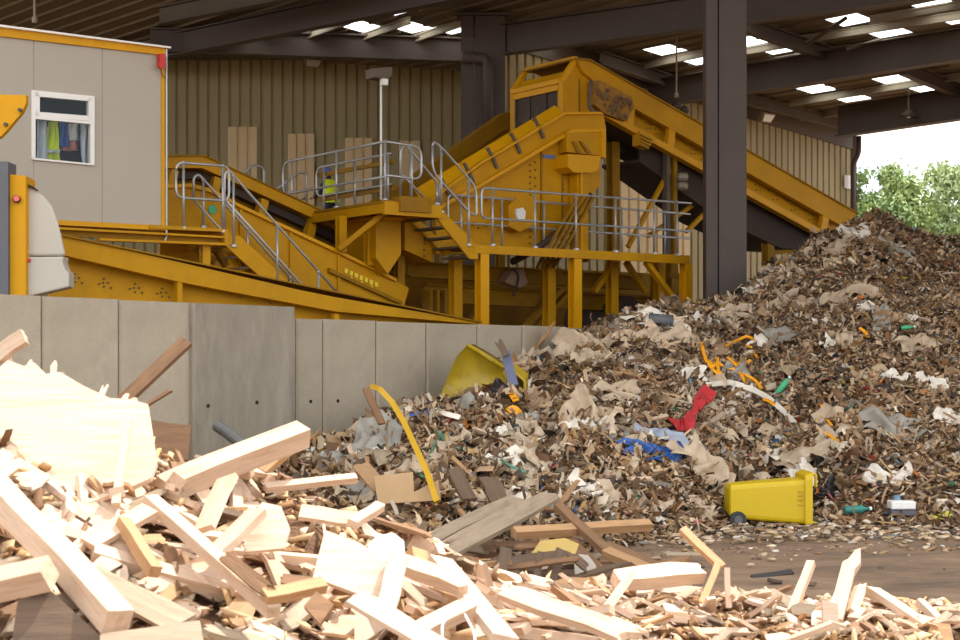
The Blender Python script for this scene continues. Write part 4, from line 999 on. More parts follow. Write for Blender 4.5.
def scat(kind, n, px0, px1, f0, f1, Lr, Wr, cols, wts, up=.02, tilt=1.0, fine=None, g=4, crump=.15):
    X, Y, Zz, u, gg = place_on(wz, WASTE, n, rs, px0, px1, f0, f1)
    keep = np.ones(n, bool) if fine is None else fine(u, gg)
    X, Y, Zz = X[keep], Y[keep], Zz[keep]; n = len(X)
    L = np.exp(rs.uniform(np.log(Lr[0]), np.log(Lr[1]), n)); W = np.minimum(L, rs.uniform(Wr[0], Wr[1], n))
    if kind == 'sheet': v, q = tpl_sheet(n, L, np.maximum(W, L * .5), rs, g, crump)
    elif kind == 'strip': v, q = tpl_strip(n, L, W, rs)
    else: v, q = tpl_shard(n, L, W, W * rs.uniform(.1, .5, n), rs)
    bk.add(v, q, rotm(n, rs, tilt), np.stack([X, Y, Zz + up + rs.uniform(-.02, .05, n)], 1), palette(rs, n, cols, wts, .2, .8))
# fine shred all over, finest top right; coarser towards the left and the toe
scat('shard', 31000, 560, 1270, .15, 1.06, (.05, .2), (.02, .07), WCOL, WW)
scat('strip', 21000, 560, 1270, .1, 1.06, (.08, .4), (.015, .05), WCOL, WW, .03)
scat('shard', 16000, 262, 1270, -.03, .75, (.04, .2), (.02, .08), WCOL, WW)
scat('strip', 19000, 262, 1270, -.04, .85, (.1, .55), (.015, .06), WCOL, WW, .04)
scat('sheet', 3200, 290, 900, .05, .98, (.1, .36), (.08, .25), WCOL, [18, 14, 8, 22, 4, 3, 8, 12, 4, 2, 5], .04, .9)
scat('sheet', 2300, 560, 1270, .3, 1.03, (.1, .25), (.08, .2), WCOL, WW, .03)
scat('sheet', 520, 270, 1010, -.02, 1.0, (.06, .17), (.05, .12), VIV, [5, 3, 5, 3, 12, 3, 3, 4], .06)
scat('shard', 500, 270, 1010, -.03, 1.0, (.05, .16), (.03, .08), VIV, [5, 4, 4, 3, 9, 3, 3, 4], .06)
# stray litter on the dirt before the heap
n = 1500; px = rs.uniform(640, 1000, n); D = 19.9 - np.abs(rs.normal(0, 1.6, n)); X = (px - 480) / FPX * D
L = np.exp(rs.uniform(np.log(.02), np.log(.13), n)); v, q = tpl_shard(n, L, L * .5, L * .25, rs); bk.add(v, q, rotm(n, rs, .3), np.stack([X, D, np.full(n, .03)], 1), palette(rs, n, WCOL, WW))
bk.build('shredded_waste', SCRAP, 'fine shredded scraps covering the mixed waste heap', 'waste')
# wood crumbs between the timbers, coloured darker so the gaps look shaded
ck = Bulk(); n = 3200
X, Y, Zz, u, g = place_on(oz, WOODF, n, rs, -120, 985, .0, 1.25)
L = np.exp(rs.uniform(np.log(.04), np.log(.26), n)); W = rs.uniform(.015, .06, n)
v, q = tpl_shard(n, L, W, W * rs.uniform(.25, .8, n), rs)
OC = [(204, 172, 130), (184, 144, 98), (150, 108, 68), (212, 190, 156), (110, 78, 50), (130, 110, 90)]
ck.add(v, q, rotm(n, rs, .9), np.stack([X, Y, Zz + .01 + rs.uniform(-.02, .05, n)], 1), palette(rs, n, OC, [24, 20, 12, 14, 8, 6], .12))
ck.build('wood_splinters', attr_mat('wood_splinter_mix', .8), 'small wood splinters filling the gaps of the timber heap', 'wood splinters')
# ------------------------------------------------------------------ timber: meshes along local X, unit-free, in metres
def board_mesh(name, L, w, t, jag0, jag1, seed, mat, n=4):
    r = random.Random(seed); vs = []; 
    e0 = [-L / 2 + r.uniform(0, jag0) for _ in range(n + 1)]; e1 = [L / 2 - r.uniform(0, jag1) for _ in range(n + 1)]
    mids = [r.uniform(-.09, .09) for _ in range(2)]; wt = [r.uniform(.72, 1.0) for _ in range(4)] if jag0 + jag1 > .03 else [1] * 4
    for zi, z in enumerate((-t / 2, t / 2)):
        for i in range(n + 1):
            y = -w / 2 + w * i / n
            vs += [(e0[i] + (r.uniform(0, jag0 * .3) if zi else 0), y * wt[0], z * wt[0]), (-L / 6, y * wt[1] + mids[0] * w, z), (L / 6, y * wt[2] + mids[1] * w, z), (e1[i] - (r.uniform(0, jag1 * .3) if zi else 0), y * wt[3], z * wt[3])]
    k = 4 * (n + 1); fs = []
    for i in range(n):
        for j in range(3):
            a = 4 * i + j; fs += [[a, a + 4, a + 5, a + 1], [k + a, k + a + 1, k + a + 5, k + a + 4]]
        a = 4 * i; fs += [[a, k + a, k + a + 4, a + 4], [a + 3, a + 7, k + a + 7, k + a + 3]]
    for j in range(3):
        fs += [[j, j + 1, k + j + 1, k + j], [4 * n + j, k + 4 * n + j, k + 4 * n + j + 1, 4 * n + j + 1]]
    me = bpy.data.meshes.new(name); me.from_pydata(vs, [], fs); me.materials.append(mat); me.update(); return me
def ply_mesh(name, w, h, t, seed, mat, n=9):
    r = random.Random(seed); pts = []
    for i in range(n):
        a = 2 * math.pi * (i + r.uniform(-.25, .25)) / n; c, s = math.cos(a), math.sin(a)
        m_ = max(abs(c), abs(s)); pts.append((c / m_ * w / 2 * r.uniform(.75, 1.05), s / m_ * h / 2 * r.uniform(.75, 1.05)))
    m = MB(); m.prism([Vector((x, y, -t / 2)) for x, y in pts], (0, 0, t))
    me = bpy.data.meshes.new(name); me.from_pydata([tuple(p) for p in m.v], [], m.f); me.materials.append(mat); me.update(); return me
def put(name, me, loc, xdir, up, label, cat, group=None, scale=None):
    xd = Vector(xdir).normalized(); z = Vector(up); z = z - xd * z.dot(xd)
    if z.length < 1e-3: z = Vector((0, -1, 0)) - xd * Vector((0, -1, 0)).dot(xd)
    z.normalize(); y = z.cross(xd)
    o = bpy.data.objects.new(name, me); COL.objects.link(o)
    mt = Matrix(((xd.x, y.x, z.x, loc[0]), (xd.y, y.y, z.y, loc[1]), (xd.z, y.z, z.z, loc[2]), (0, 0, 0, 1)))
    o.matrix_world = mt
    if scale: o.scale = scale
    return tag(o, label, cat, group)
_sd = [100]
def timber(x0, y0, D0, x1, y1, D1, w, t, mat, label, up=(.1, -.55, .83), jag=(.0, .0), name='timber', cat='timber', group=None):
    a, b = P(x0, y0, D0), P(x1, y1, D1); _sd[0] += 1
    me = board_mesh(name, (b - a).length, w, t, jag[0], jag[1], _sd[0], mat)
    return put(name, me, (a + b) / 2, b - a, up, label, cat, group)
def slab(pts, D, tilt, th, mat, label, name='plywood_sheet', cat='plywood'):
    """an outline in the photo laid on a leaning plane: depth D at its lowest point, tilt = metres back per metre up"""
    ymax = max(y for x, y in pts); vs = []
    for x, y in pts:
        # solve depth d so that z rises with (d - D)/tilt
        z0 = EYE + (HZ - ymax) / FPX * D; k = (HZ - y) / FPX
        d = (D + tilt * (EYE - z0)) / (1 - tilt * k) if abs(1 - tilt * k) > .05 else D
        vs.append(P(x, y, d))
    n = (vs[1] - vs[0]).cross(vs[2] - vs[0]).normalized()
    if n.y < 0: n = -n
    m = MB(); m.prism(vs, n * th)
    return build(name, m, mat, label=label, cat=cat)
# the hand-placed pieces of the sunlit heap
timber(-22, 470, 9.2, 118, 622, 8.0, .15, .13, W_PALE, 'long thick pale beam slanting across the lower left corner', up=(.35, -.3, .8), name='timber_beam', cat='beam')
timber(-40, 594, 8.2, 50, 573, 8.1, .14, .13, W_PALE, 'short square beam end poking in at the left edge below the long beam', up=(0, -.5, .85), name='timber_beam', cat='beam')
slab([(-6, 372), (8, 360), (24, 366), (34, 362), (46, 374), (60, 372), (84, 386), (110, 398), (128, 399), (148, 404), (157, 462), (151, 478), (128, 488), (60, 496), (-6, 470)], 9.9, .9, .04, W_CREAM, 'large splintered cream plywood sheet leaning at the upper left of the heap')
for i_, (sx, sy, ln) in enumerate(((12, 372, 26), (27, 372, 22), (52, 376, 30), (66, 384, 20), (98, 396, 22), (120, 402, 16), (136, 404, 18))):
    timber(sx, sy + 8, 10.72, sx + (-4, 5, 3, -6, 9, 7, -3)[i_], sy - ln * .6, 10.95, .05, .015, W_PALE, ('leftmost splinter', 'second splinter', 'tallest splinter', 'fourth splinter', 'leaning splinter', 'short splinter', 'rightmost splinter')[i_] + ' on the torn top edge of the large plywood sheet', jag=(0, .1), up=(0, -.9, .3), name='wood_splinter', cat='splinter')
timber(-14, 362, 10.9, 26, 336, 10.9, .13, .04, W_PALE, 'nailed board end sticking up highest at the left edge', jag=(0, .02), up=(-.2, -.8, .5), name='board_end', cat='board')
timber(116, 505, 9.6, 129, 420, 10.1, .05, .04, W_CREAM, 'thin white upright batten in front of the large plywood sheet', up=(0, -1, .3), name='batten', cat='batten')
timber(163, 490, 10.4, 303, 434, 11.2, .15, .15, W_PALE, 'thick pale square beam jutting up to the right near the stained panel', up=(.1, -.45, .85), name='timber_beam', cat='beam')
timber(262, 472, 11.3, 309, 430, 11.6, .1, .06, W_TAN, 'splintered tan board behind the jutting square beam', jag=(0, .12), name='board', cat='board')
timber(150, 500, 9.6, 274, 612, 8.6, .085, .07, W_PALE, 'long slim batten slanting down right through the middle of the heap', up=(.3, -.4, .8), name='batten', cat='batten')
timber(-8, 455, 10.0, 118, 530, 9.5, .17, .035, W_PALE, 'wide board below the large plywood sheet', up=(.2, -.5, .8), name='board', cat='board')
timber(-8, 488, 9.7, 95, 545, 9.2, .18, .03, W_CREAM, 'wide cream board just above the long thick beam', up=(.2, -.5, .8), name='board', cat='board')
timber(60, 532, 9.2, 146, 556, 9.1, .09, .06, W_PALE, 'short batten crossing above the long thick beam', jag=(.03, .03), name='batten', cat='batten')
timber(88, 545, 9.0, 150, 510, 9.4, .12, .04, W_PALE, 'board propped up to the right above the beam', name='board', cat='board')
timber(122, 522, 9.2, 155, 572, 8.8, .07, .07, W_TAN, 'stubby tan batten standing among small offcuts', up=(.5, -.4, .7), name='batten', cat='batten')
timber(85, 575, 8.7, 182, 624, 8.3, .2, .025, W_GREY, 'grey weathered board beside the lower end of the long beam', up=(.2, -.5, .85), name='board', cat='board')
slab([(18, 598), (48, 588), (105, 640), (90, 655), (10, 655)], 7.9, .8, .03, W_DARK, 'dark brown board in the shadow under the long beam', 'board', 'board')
slab([(100, 634), (200, 620), (206, 655), (100, 655)], 7.8, 1.4, .03, W_GREY, 'pale grey slab at the bottom edge left of the middle', 'slab', 'slab')
timber(204, 530, 9.5, 228, 478, 9.9, .14, .04, W_PALE, 'short wide board standing up in the middle of the heap', up=(-.5, -.7, .5), name='board', cat='board')
timber(212, 556, 9.1, 258, 512, 9.5, .12, .05, W_PALE, 'board leaning up to the right beside the five-sided plywood piece', up=(-.3, -.6, .7), name='board', cat='board')
slab([(243, 552), (247, 524), (262, 502), (281, 506), (290, 528), (284, 548)], 9.4, 1.0, .025, W_CREAM, 'five-sided cream plywood piece in the middle of the heap')
timber(224, 555, 8.9, 272, 594, 8.6, .1, .04, W_BROWN, 'brown rough board half hidden in the middle of the heap', jag=(.04, .06), up=(-.4, -.5, .7), name='board', cat='board')
slab([(313, 577), (325, 530), (360, 543), (386, 561), (386, 601), (362, 595)], 8.9, 1.1, .03, W_CREAM, 'big square-cut cream plywood panel in the centre foreground')
timber(383, 616, 8.7, 399, 556, 9.1, .11, .04, W_CREAM, 'upright pale board end beside the big plywood panel', up=(0, -.9, .3), jag=(.02, 0), name='board', cat='board')
timber(264, 597, 8.6, 324, 585, 8.8, .08, .06, W_TAN, 'tan batten lying below the big plywood panel', name='batten', cat='batten')
slab([(304, 606), (316, 591), (334, 604), (320, 624)], 8.3, .9, .03, W_BROWN, 'small brown diamond-shaped board piece at the bottom', 'board', 'board')
timber(345, 592, 8.6, 440, 648, 8.2, .16, .03, W_CREAM, 'broken cream board running down to the bottom edge', jag=(.1, .02), up=(.2, -.5, .8), name='board', cat='board')
timber(395, 560, 9.6, 470, 590, 9.3, .12, .08, W_PALE, 'splintery rotten beam right of the big plywood panel', jag=(.1, .05), name='timber_beam', cat='beam')
timber(300, 512, 10.2, 360, 520, 10.2, .13, .03, W_PALE, 'flat board crossing behind the big plywood panel', name='board', cat='board')
timber(352, 524, 10.0, 380, 506, 10.4, .07, .05, W_PALE, 'small batten leaning above the big plywood panel', name='batten', cat='batten')
timber(265, 488, 11.0, 356, 478, 11.3, .06, .05, W_PALE, 'slim batten lying at the top edge of the heap before the grey rags', name='batten', cat='batten')
timber(440, 560, 10.4, 505, 640, 9.0, .16, .05, W_CREAM, 'wide cream board slanting down at the bottom middle', up=(.35, -.4, .8), name='board', cat='board')
timber(500, 590, 10.2, 640, 640, 9.6, .18, .05, W_PALE, 'broad pale board at the bottom right of the middle', up=(.1, -.5, .85), jag=(.05, .1), name='board', cat='board')
timber(405, 640, 8.9, 470, 606, 9.3, .1, .08, W_PALE, 'pale block at the bottom edge under the white cable', name='block', cat='block')
timber(607, 608, 11.0, 632, 573, 11.5, .06, .04, W_CREAM, 'white batten end sticking up before the pale log', up=(-.6, -.7, .4), name='batten', cat='batten')
timber(612, 580, 11.6, 702, 573, 11.9, .15, .12, W_PALE, 'split pale log lying near the dark shaded boards', jag=(.03, .03), name='split_log', cat='log')
timber(682, 529, 12.4, 722, 567, 12.2, .07, .04, W_TAN, 'bright tan board end pointing up before the yellow bin', up=(.3, -.7, .6), name='board_end', cat='board')
timber(702, 604, 11.6, 718, 564, 11.9, .05, .04, W_TAN, 'short stick standing beside the bright tan board end', name='stick', cat='stick')
timber(729, 608, 11.6, 727, 568, 11.7, .04, .03, W_PALE, 'thin upright stick alone right of the pale log', up=(0, -1, 0), name='stick', cat='stick')
timber(792, 612, 11.4, 811, 563, 11.9, .06, .05, W_PALE, 'slim batten leaning up over the grey-ended board', up=(-.4, -.8, .3), name='batten', cat='batten')
timber(833, 622, 11.3, 857, 548, 12.0, .13, .08, W_PALE, 'splintered forked stake standing highest on the right of the heap', jag=(.0, .22), up=(-.3, -.9, .2), name='stake', cat='stake')
timber(852, 612, 11.4, 862, 580, 11.7, .08, .05, W_PALE, 'short split slat beside the forked stake', jag=(0, .1), up=(.3, -.9, .2), name='slat', cat='slat')
timber(872, 590, 11.9, 932, 630, 11.2, .13, .05, W_PALE, 'broad board with a dark end sloping down on the right', up=(.3, -.3, .9), name='board', cat='board')
timber(918, 600, 11.8, 965, 648, 11.0, .08, .05, W_PALE, 'batten at the far right end of the heap', jag=(.04, 0), up=(.3, -.4, .8), name='batten', cat='batten')
slab([(791, 606), (800, 602), (817, 605), (812, 617), (792, 614)], 11.3, .6, .05, W_GREY, 'board end with its shaded face coloured grey under the slim leaning batten', 'board_end', 'board')  # shade on the block's front is put in as grey timber
slab([(822, 600), (838, 604), (840, 634), (824, 632)], 11.0, .4, .05, W_CREAM, 'pale squared block under the forked stake', 'block', 'block')
slab([(925, 640), (932, 622), (950, 624), (955, 645)], 11.0, .7, .04, W_TAN, 'tan block at the bottom right corner', 'block', 'block')
slab([(368, 545), (378, 535), (394, 533), (404, 541), (405, 553), (396, 561), (378, 560), (368, 553)], 9.6, .7, .05, WHITEP, 'bright white round plastic disc beside the big plywood panel', 'plastic_disc', 'disc')
m = MB(); m.tube(fillet([P(442, 640, 8.8), P(442, 624, 9.0), P(452, 612, 9.2), P(464, 613, 9.2), P(474, 632, 9.0), P(476, 650, 8.8)], .06), .008, 6)
build('white_cable', m, WHITEP, label='looped white cable at the bottom of the heap', cat='cable', smooth=True)
# dark boards behind the sunlit heap, in the shade
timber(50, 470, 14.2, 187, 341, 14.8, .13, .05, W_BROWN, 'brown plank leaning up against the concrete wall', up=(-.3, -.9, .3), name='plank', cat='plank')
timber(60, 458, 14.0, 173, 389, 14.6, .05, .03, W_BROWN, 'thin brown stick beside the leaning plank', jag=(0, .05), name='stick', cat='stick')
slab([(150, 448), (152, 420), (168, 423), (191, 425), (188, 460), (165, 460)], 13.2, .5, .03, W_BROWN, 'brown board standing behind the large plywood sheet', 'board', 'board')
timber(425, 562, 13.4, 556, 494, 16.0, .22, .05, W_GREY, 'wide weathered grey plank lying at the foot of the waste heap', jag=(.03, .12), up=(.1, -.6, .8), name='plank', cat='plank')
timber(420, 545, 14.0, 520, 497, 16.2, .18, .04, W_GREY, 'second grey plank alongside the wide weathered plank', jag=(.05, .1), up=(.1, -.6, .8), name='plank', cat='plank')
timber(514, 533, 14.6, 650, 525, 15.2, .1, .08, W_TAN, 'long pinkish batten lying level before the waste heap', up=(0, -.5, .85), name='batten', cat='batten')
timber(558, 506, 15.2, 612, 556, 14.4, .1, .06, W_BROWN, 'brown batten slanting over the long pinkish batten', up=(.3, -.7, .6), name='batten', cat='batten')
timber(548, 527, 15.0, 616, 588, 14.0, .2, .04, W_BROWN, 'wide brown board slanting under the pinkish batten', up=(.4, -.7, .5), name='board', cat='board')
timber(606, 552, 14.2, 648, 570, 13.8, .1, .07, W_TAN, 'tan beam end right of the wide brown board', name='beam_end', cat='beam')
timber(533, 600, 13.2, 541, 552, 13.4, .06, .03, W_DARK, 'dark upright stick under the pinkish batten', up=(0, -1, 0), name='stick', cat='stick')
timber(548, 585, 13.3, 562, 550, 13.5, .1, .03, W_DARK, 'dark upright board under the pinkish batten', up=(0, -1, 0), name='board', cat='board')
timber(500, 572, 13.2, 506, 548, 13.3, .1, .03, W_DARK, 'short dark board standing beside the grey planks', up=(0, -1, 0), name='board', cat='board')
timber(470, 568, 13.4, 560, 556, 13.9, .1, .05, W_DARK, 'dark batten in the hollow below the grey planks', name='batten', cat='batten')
slab([(530, 556), (540, 541), (565, 538), (579, 544), (574, 558), (552, 552)], 14.3, 1.2, .01, M('yellowed_card', srgb(190, 160, 90), .8), 'yellowed card sheet under the pinkish batten', 'card_sheet', 'card')
slab([(574, 560), (579, 554), (588, 555), (596, 565), (596, 577), (586, 581), (575, 574)], 13.9, .3, .03, M('grey_disc', srgb(188, 178, 162), .7), 'pale grey rounded panel leaning under the brown boards', 'rounded_panel', 'panel')
timber(552, 592, 12.9, 602, 586, 13.0, .16, .14, W_TAN, 'short thick log end under the rounded grey panel', jag=(.02, .02), name='log', cat='log')
slab([(374, 476), (413, 472), (414, 492), (438, 480), (441, 500), (378, 504)], 17.2, .5, .03, M('cardboard', srgb(182, 148, 108), .85, var=.08), 'flattened cardboard box below the yellow strap', 'cardboard_box', 'box')

# shaded broken boards in the hollow between the two heaps
rd = random.Random(5)
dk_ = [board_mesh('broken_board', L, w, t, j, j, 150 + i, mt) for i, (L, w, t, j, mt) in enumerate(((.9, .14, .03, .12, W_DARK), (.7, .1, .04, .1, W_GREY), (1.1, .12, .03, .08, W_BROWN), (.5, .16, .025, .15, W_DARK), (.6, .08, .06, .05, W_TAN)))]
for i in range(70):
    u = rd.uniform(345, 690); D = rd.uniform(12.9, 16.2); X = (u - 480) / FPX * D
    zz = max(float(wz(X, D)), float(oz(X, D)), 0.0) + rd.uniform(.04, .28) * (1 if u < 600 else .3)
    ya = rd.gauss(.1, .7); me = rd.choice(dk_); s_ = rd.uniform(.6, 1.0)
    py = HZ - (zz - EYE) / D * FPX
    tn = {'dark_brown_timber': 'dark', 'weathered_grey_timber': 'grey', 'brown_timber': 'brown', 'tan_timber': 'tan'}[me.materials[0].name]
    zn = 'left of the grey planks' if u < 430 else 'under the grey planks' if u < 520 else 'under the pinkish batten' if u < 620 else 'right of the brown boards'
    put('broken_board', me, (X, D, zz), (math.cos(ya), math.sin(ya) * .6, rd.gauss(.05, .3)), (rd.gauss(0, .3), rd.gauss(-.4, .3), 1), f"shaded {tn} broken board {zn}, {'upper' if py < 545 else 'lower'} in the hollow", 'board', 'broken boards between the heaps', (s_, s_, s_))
# ------------------------------------------------------------------ the many loose offcuts of the sunlit heap
protos = {
    'batten': [board_mesh('batten_offcut', L, w, t, j, j, 20 + i, mt) for i, (L, w, t, j, mt) in enumerate(((.42, .06, .04, .06, W_PALE), (.55, .07, .05, .0, W_PALE), (.34, .05, .035, .09, W_TAN), (.48, .05, .04, .1, W_CREAM), (.4, .055, .03, .14, W_PALE), (.3, .06, .04, .05, W_BROWN)))],
    'board': [board_mesh('splintered_board', L, w, t, j, j * .6, 40 + i, mt) for i, (L, w, t, j, mt) in enumerate(((.38, .13, .022, .08, W_PALE), (.48, .11, .025, .12, W_CREAM), (.3, .14, .02, .05, W_TAN), (.36, .1, .025, .1, W_GREY), (.42, .12, .02, .2, W_PALE), (.34, .12, .02, .12, W_BROWN)))],
    'ply': [ply_mesh('plywood_scrap', w, h, .02, 60 + i, mt) for i, (w, h, mt) in enumerate(((.26, .2, W_CREAM), (.2, .16, W_PALE), (.3, .18, W_CREAM), (.18, .18, W_TAN)))],
    'block': [board_mesh('wood_block', L, w, t, .0, .01, 80 + i, mt) for i, (L, w, t, mt) in enumerate(((.14, .09, .08, W_PALE), (.2, .1, .07, W_TAN), (.17, .12, .06, W_CREAM)))],
}
LAB = {'batten': ('batten offcut', 'batten', 'batten offcuts in the timber heap', 'batten_offcut'), 'board': ('splintered board', 'board', 'splintered boards in the timber heap', 'splintered_board'),
       'ply': ('plywood scrap', 'plywood', 'plywood scraps in the timber heap', 'plywood_scrap'), 'block': ('sawn wood block', 'block', 'wood blocks in the timber heap', 'wood_block')}
TONE = {'pale_pine': 'pale', 'cream_plywood': 'cream', 'tan_timber': 'tan', 'weathered_grey_timber': 'grey', 'brown_timber': 'brown'}
def wzone(u, py):
    col = 0 if u < 165 else 1 if u < 300 else 2 if u < 440 else 3 if u < 600 else 4 if u < 740 else 5
    hi = py < (500, 520, 545, 585, 595, 600)[col]
    return ((('around the large leaning plywood sheet at upper left', 'below the square beam that juts up', 'behind the big square-cut plywood panel', 'beside the shaded grey planks', 'around the split pale log', 'around the forked stake on the right'),
             ('around the long thick beam at lower left', 'beside the long slim slanting batten', 'in front of the big square-cut plywood panel', 'at the bottom edge by the looped white cable', 'at the bottom edge below the pale log', 'at the bottom right below the forked stake'))[0 if hi else 1][col])
rw_ = random.Random(17)
def normal_of(fz, X, Y, e=.15):
    zx = (float(fz(X + e, Y)) - float(fz(X - e, Y))) / (2 * e); zy = (float(fz(X, Y + e)) - float(fz(X, Y - e))) / (2 * e)
    return Vector((-zx, -zy, 1)).normalized()
for kind, cnt in (('batten', 270), ('board', 240), ('ply', 100), ('block', 60)):
    lb, ct, gr, nm = LAB[kind]
    for i in range(cnt):
        u = rw_.uniform(-20, 965); g = rw_.uniform(.1, 1.04)
        if u > 560 and rw_.random() < .25: u = rw_.uniform(380, 965)
        dc = np.interp(u, WOODF[0], WOODF[2]); dt = np.interp(u, WOODF[0], WOODF[3]); Y = dt + (dc - dt) * g; X = (u - 480) / FPX * Y
        zz = float(oz(X, Y)); py = HZ - (zz - EYE) / Y * FPX
        if py > 655: 
            Y = dt + (dc - dt) * rw_.uniform(.5, 1.02); X = (u - 480) / FPX * Y; zz = float(oz(X, Y))
        py = HZ - (zz - EYE) / Y * FPX
        if any(x0 < u < x1 and y0 < py < y1 for x0, y0, x1, y1 in ((-20, 340, 165, 492), (305, 515, 395, 606), (240, 495, 295, 556), (0, 500, 60, 560))): continue
        nrm = normal_of(oz, X, Y); ya = rw_.uniform(0, math.pi * 2)
        xd = Vector((math.cos(ya), math.sin(ya), 0)); xd = xd - nrm * xd.dot(nrm)
        xd = xd.normalized() + nrm * rw_.gauss(.0, .28)
        upv = nrm + Vector((rw_.gauss(0, .35), rw_.gauss(0, .35), 0))
        sc_ = rw_.uniform(.75, 1.5) * (.78 if u > 600 else 1.05)
        me = rw_.choice(protos[kind]); py = HZ - (zz - EYE) / Y * FPX
        size = 'small' if sc_ < .95 else 'large' if sc_ > 1.3 else 'middling'
        put(nm, me, (X, Y, zz + rw_.uniform(.03, .13)), xd, upv, f'{size} {TONE[me.materials[0].name]} {lb} {wzone(u, py)}', ct, gr, (sc_ * rw_.uniform(.8, 1.4), sc_, sc_))
# ------------------------------------------------------------------ things lying on the mixed waste heap
def on_heap(px, py, fz=None, Fd=None, lift=0.0):     # where the line of sight through a pixel meets the heap
    fz = fz or wz; Fd = Fd or WASTE
    d = np.linspace(13, 36, 900); X = (px - 480) / FPX * d; zr = EYE + (HZ - py) / FPX * d; h = fz(X, d) + lift
    i = np.argmax(zr <= h); i = i if zr[i] <= h[i] else len(d) - 1
    return Vector((X[i], d[i], float(h[i])))
def film(name, px, py, w, h, mat, label, cat, seed, crump=.25, n=16, yaw=None, group=None, fold=1.0, lift=.05):
    r = random.Random(seed); c = on_heap(px, py); nrm = (normal_of(wz, c.x, c.y, .4) + Vector((0, -.35, 0))).normalized()
    ya = r.uniform(0, 6.28) if yaw is None else yaw
    xd = Vector((math.cos(ya), 0, 0)) + Vector((0, math.cos(ya) * .0, math.sin(ya))); xd = (xd - nrm * xd.dot(nrm)).normalized(); yd = nrm.cross(xd)
    k1, k2, k3 = r.uniform(0, 6), r.uniform(0, 6), r.uniform(5, 9); am = min(w, h) * crump
    je = [r.uniform(-.12, .12) for _ in range(40)]
    def fn(a, b):
        x, y = (a - .5), (b - .5)
        edge = 1 + je[int(a * 9) + 10 * int(b * 2.9)] * (abs(x) > .35 or abs(y) > .35)
        z = am * (math.sin(a * k3 + k1 + b * 2.2) * math.cos(b * k3 * .9 + k2) + .6 * math.sin(a * k3 * 2.1 + b * 7 + k2) + .3 * math.sin(a * 19 + k1 + 3 * math.sin(b * 5)) * math.sin(b * 15 + k2) + .12 * math.sin(a * 37 + b * 17)) * .5
        x += .09 * math.sin(b * 7 + k2); y += .09 * math.sin(a * 6 + k1)
        return c + xd * x * w * edge * .85 + yd * y * h * edge * .85 + nrm * (z + lift + am * .4)
    m = MB(); m.grid(fn, n, n)
    o = build(name, m, mat, label=label, cat=cat, group=group, smooth=True)
    return o
FILM = M('dirty_film', srgb(190, 168, 140), .5, var=.15, scale=4, rand=.1, dirt=srgb(140, 116, 92), dirt_amt=.6)
FILMG = M('grey_film', srgb(150, 144, 132), .45, var=.12, scale=4, rand=.1, dirt=srgb(100, 92, 82), dirt_amt=.6)
FILMW = M('pale_film', srgb(222, 212, 196), .5, var=.1, scale=4, rand=.08)
CARDB = M('brown_card', srgb(178, 140, 100), .9, var=.12, scale=3, rand=.15, dirt=srgb(120, 92, 66), dirt_amt=.5)
BAGB = M('blue_bag', srgb(40, 88, 160), .4, var=.2, scale=3)
BAGP = M('pale_blue_bag', srgb(150, 158, 172), .35, var=.12, scale=3)
REDC = M('red_cloth', srgb(178, 40, 44), .8, var=.12, scale=4)
ORAN = M('orange_mesh', srgb(240, 160, 20), .55, var=.08, scale=4)
YBIN = M('yellow_bin_plastic', srgb(208, 176, 6), .45, var=.05, scale=1.5, dirt=srgb(176, 146, 30), dirt_amt=.35)
YBIN2 = M('dirty_yellow_plastic', srgb(178, 150, 24), .5, var=.12, scale=2, dirt=srgb(120, 98, 40), dirt_amt=.7)
BLK = M('black_plastic', srgb(52, 48, 48), .5, var=.15, scale=4)
STRAP = M('yellow_strap', srgb(206, 160, 36), .5, var=.08)
# yellow wheelie bin lying on its side
c = P(772, 522, 19.6); c.z = .0
wb = thing('wheelie_bin', c, 'bright yellow wheelie bin lying on its side before the waste heap', 'bin')
D_ = 19.6
def bp(px, py, dy): return P(px, py, D_) + Vector((0, dy, 0))
sec = lambda px, y0, y1, d: [bp(px, y0, -d), bp(px, y1, -d), bp(px, y1, d), bp(px, y0, d)]
m = MB()
stn = [(726.5, 487.5, 513, .2), (728, 483.5, 516.5, .235), (760, 481, 519.5, .26), (795, 478.5, 522, .285), (801, 478, 522.5, .29)]
rings = []
for px, y0, y1, d in stn:
    q = fillet(sec(px, y0, y1, d), .06, 3, True)[:-1]; rings.append(q)
nn = len(rings[0]); vs = [p for r_ in rings for p in r_]
fs = [[j * nn + i, j * nn + (i + 1) % nn, (j + 1) * nn + (i + 1) % nn, (j + 1) * nn + i] for j in range(len(rings) - 1) for i in range(nn)] + [list(range(nn))]
# inner wall so the mouth is open
inner = [[p.lerp(sum(r_, Vector()) / nn, .06) for p in r_] for r_ in reversed(rings[1:])]
for r_ in inner:
    k0 = len(vs); vs += r_; fs += [[k0 - nn + i, k0 - nn + (i + 1) % nn, k0 + (i + 1) % nn, k0 + i] for i in range(nn)]
fs.append(list(range(len(vs) - nn, len(vs))))
m.add(vs, fs); bb = build('bin_body', m, YBIN, wb, smooth=False)
m = MB()
o_ = fillet(sec(800, 473.5, 526, .33), .07, 3, True)[:-1]; o2 = fillet(sec(807, 470.5, 526.5, .34), .07, 3, True)[:-1]
i2 = fillet(sec(808, 477, 521, .27), .06, 3, True)[:-1]; i1 = fillet(sec(801, 478.5, 522, .285), .06, 3, True)[:-1]
vs = o_ + o2 + i2 + i1; fs = [[j * nn + i, j * nn + (i + 1) % nn, ((j + 1) % 4) * nn + (i + 1) % nn, ((j + 1) % 4) * nn + i] for j in range(4) for i in range(nn)]
m.add(vs, fs); build('rim', m, YBIN, wb)
for dz in (-.16, .16):
    m = MB(); m.tube([bp(806, 472, dz), bp(813, 474, dz), bp(813, 486, dz)], .02, 6); build('handle', m, YBIN, wb)
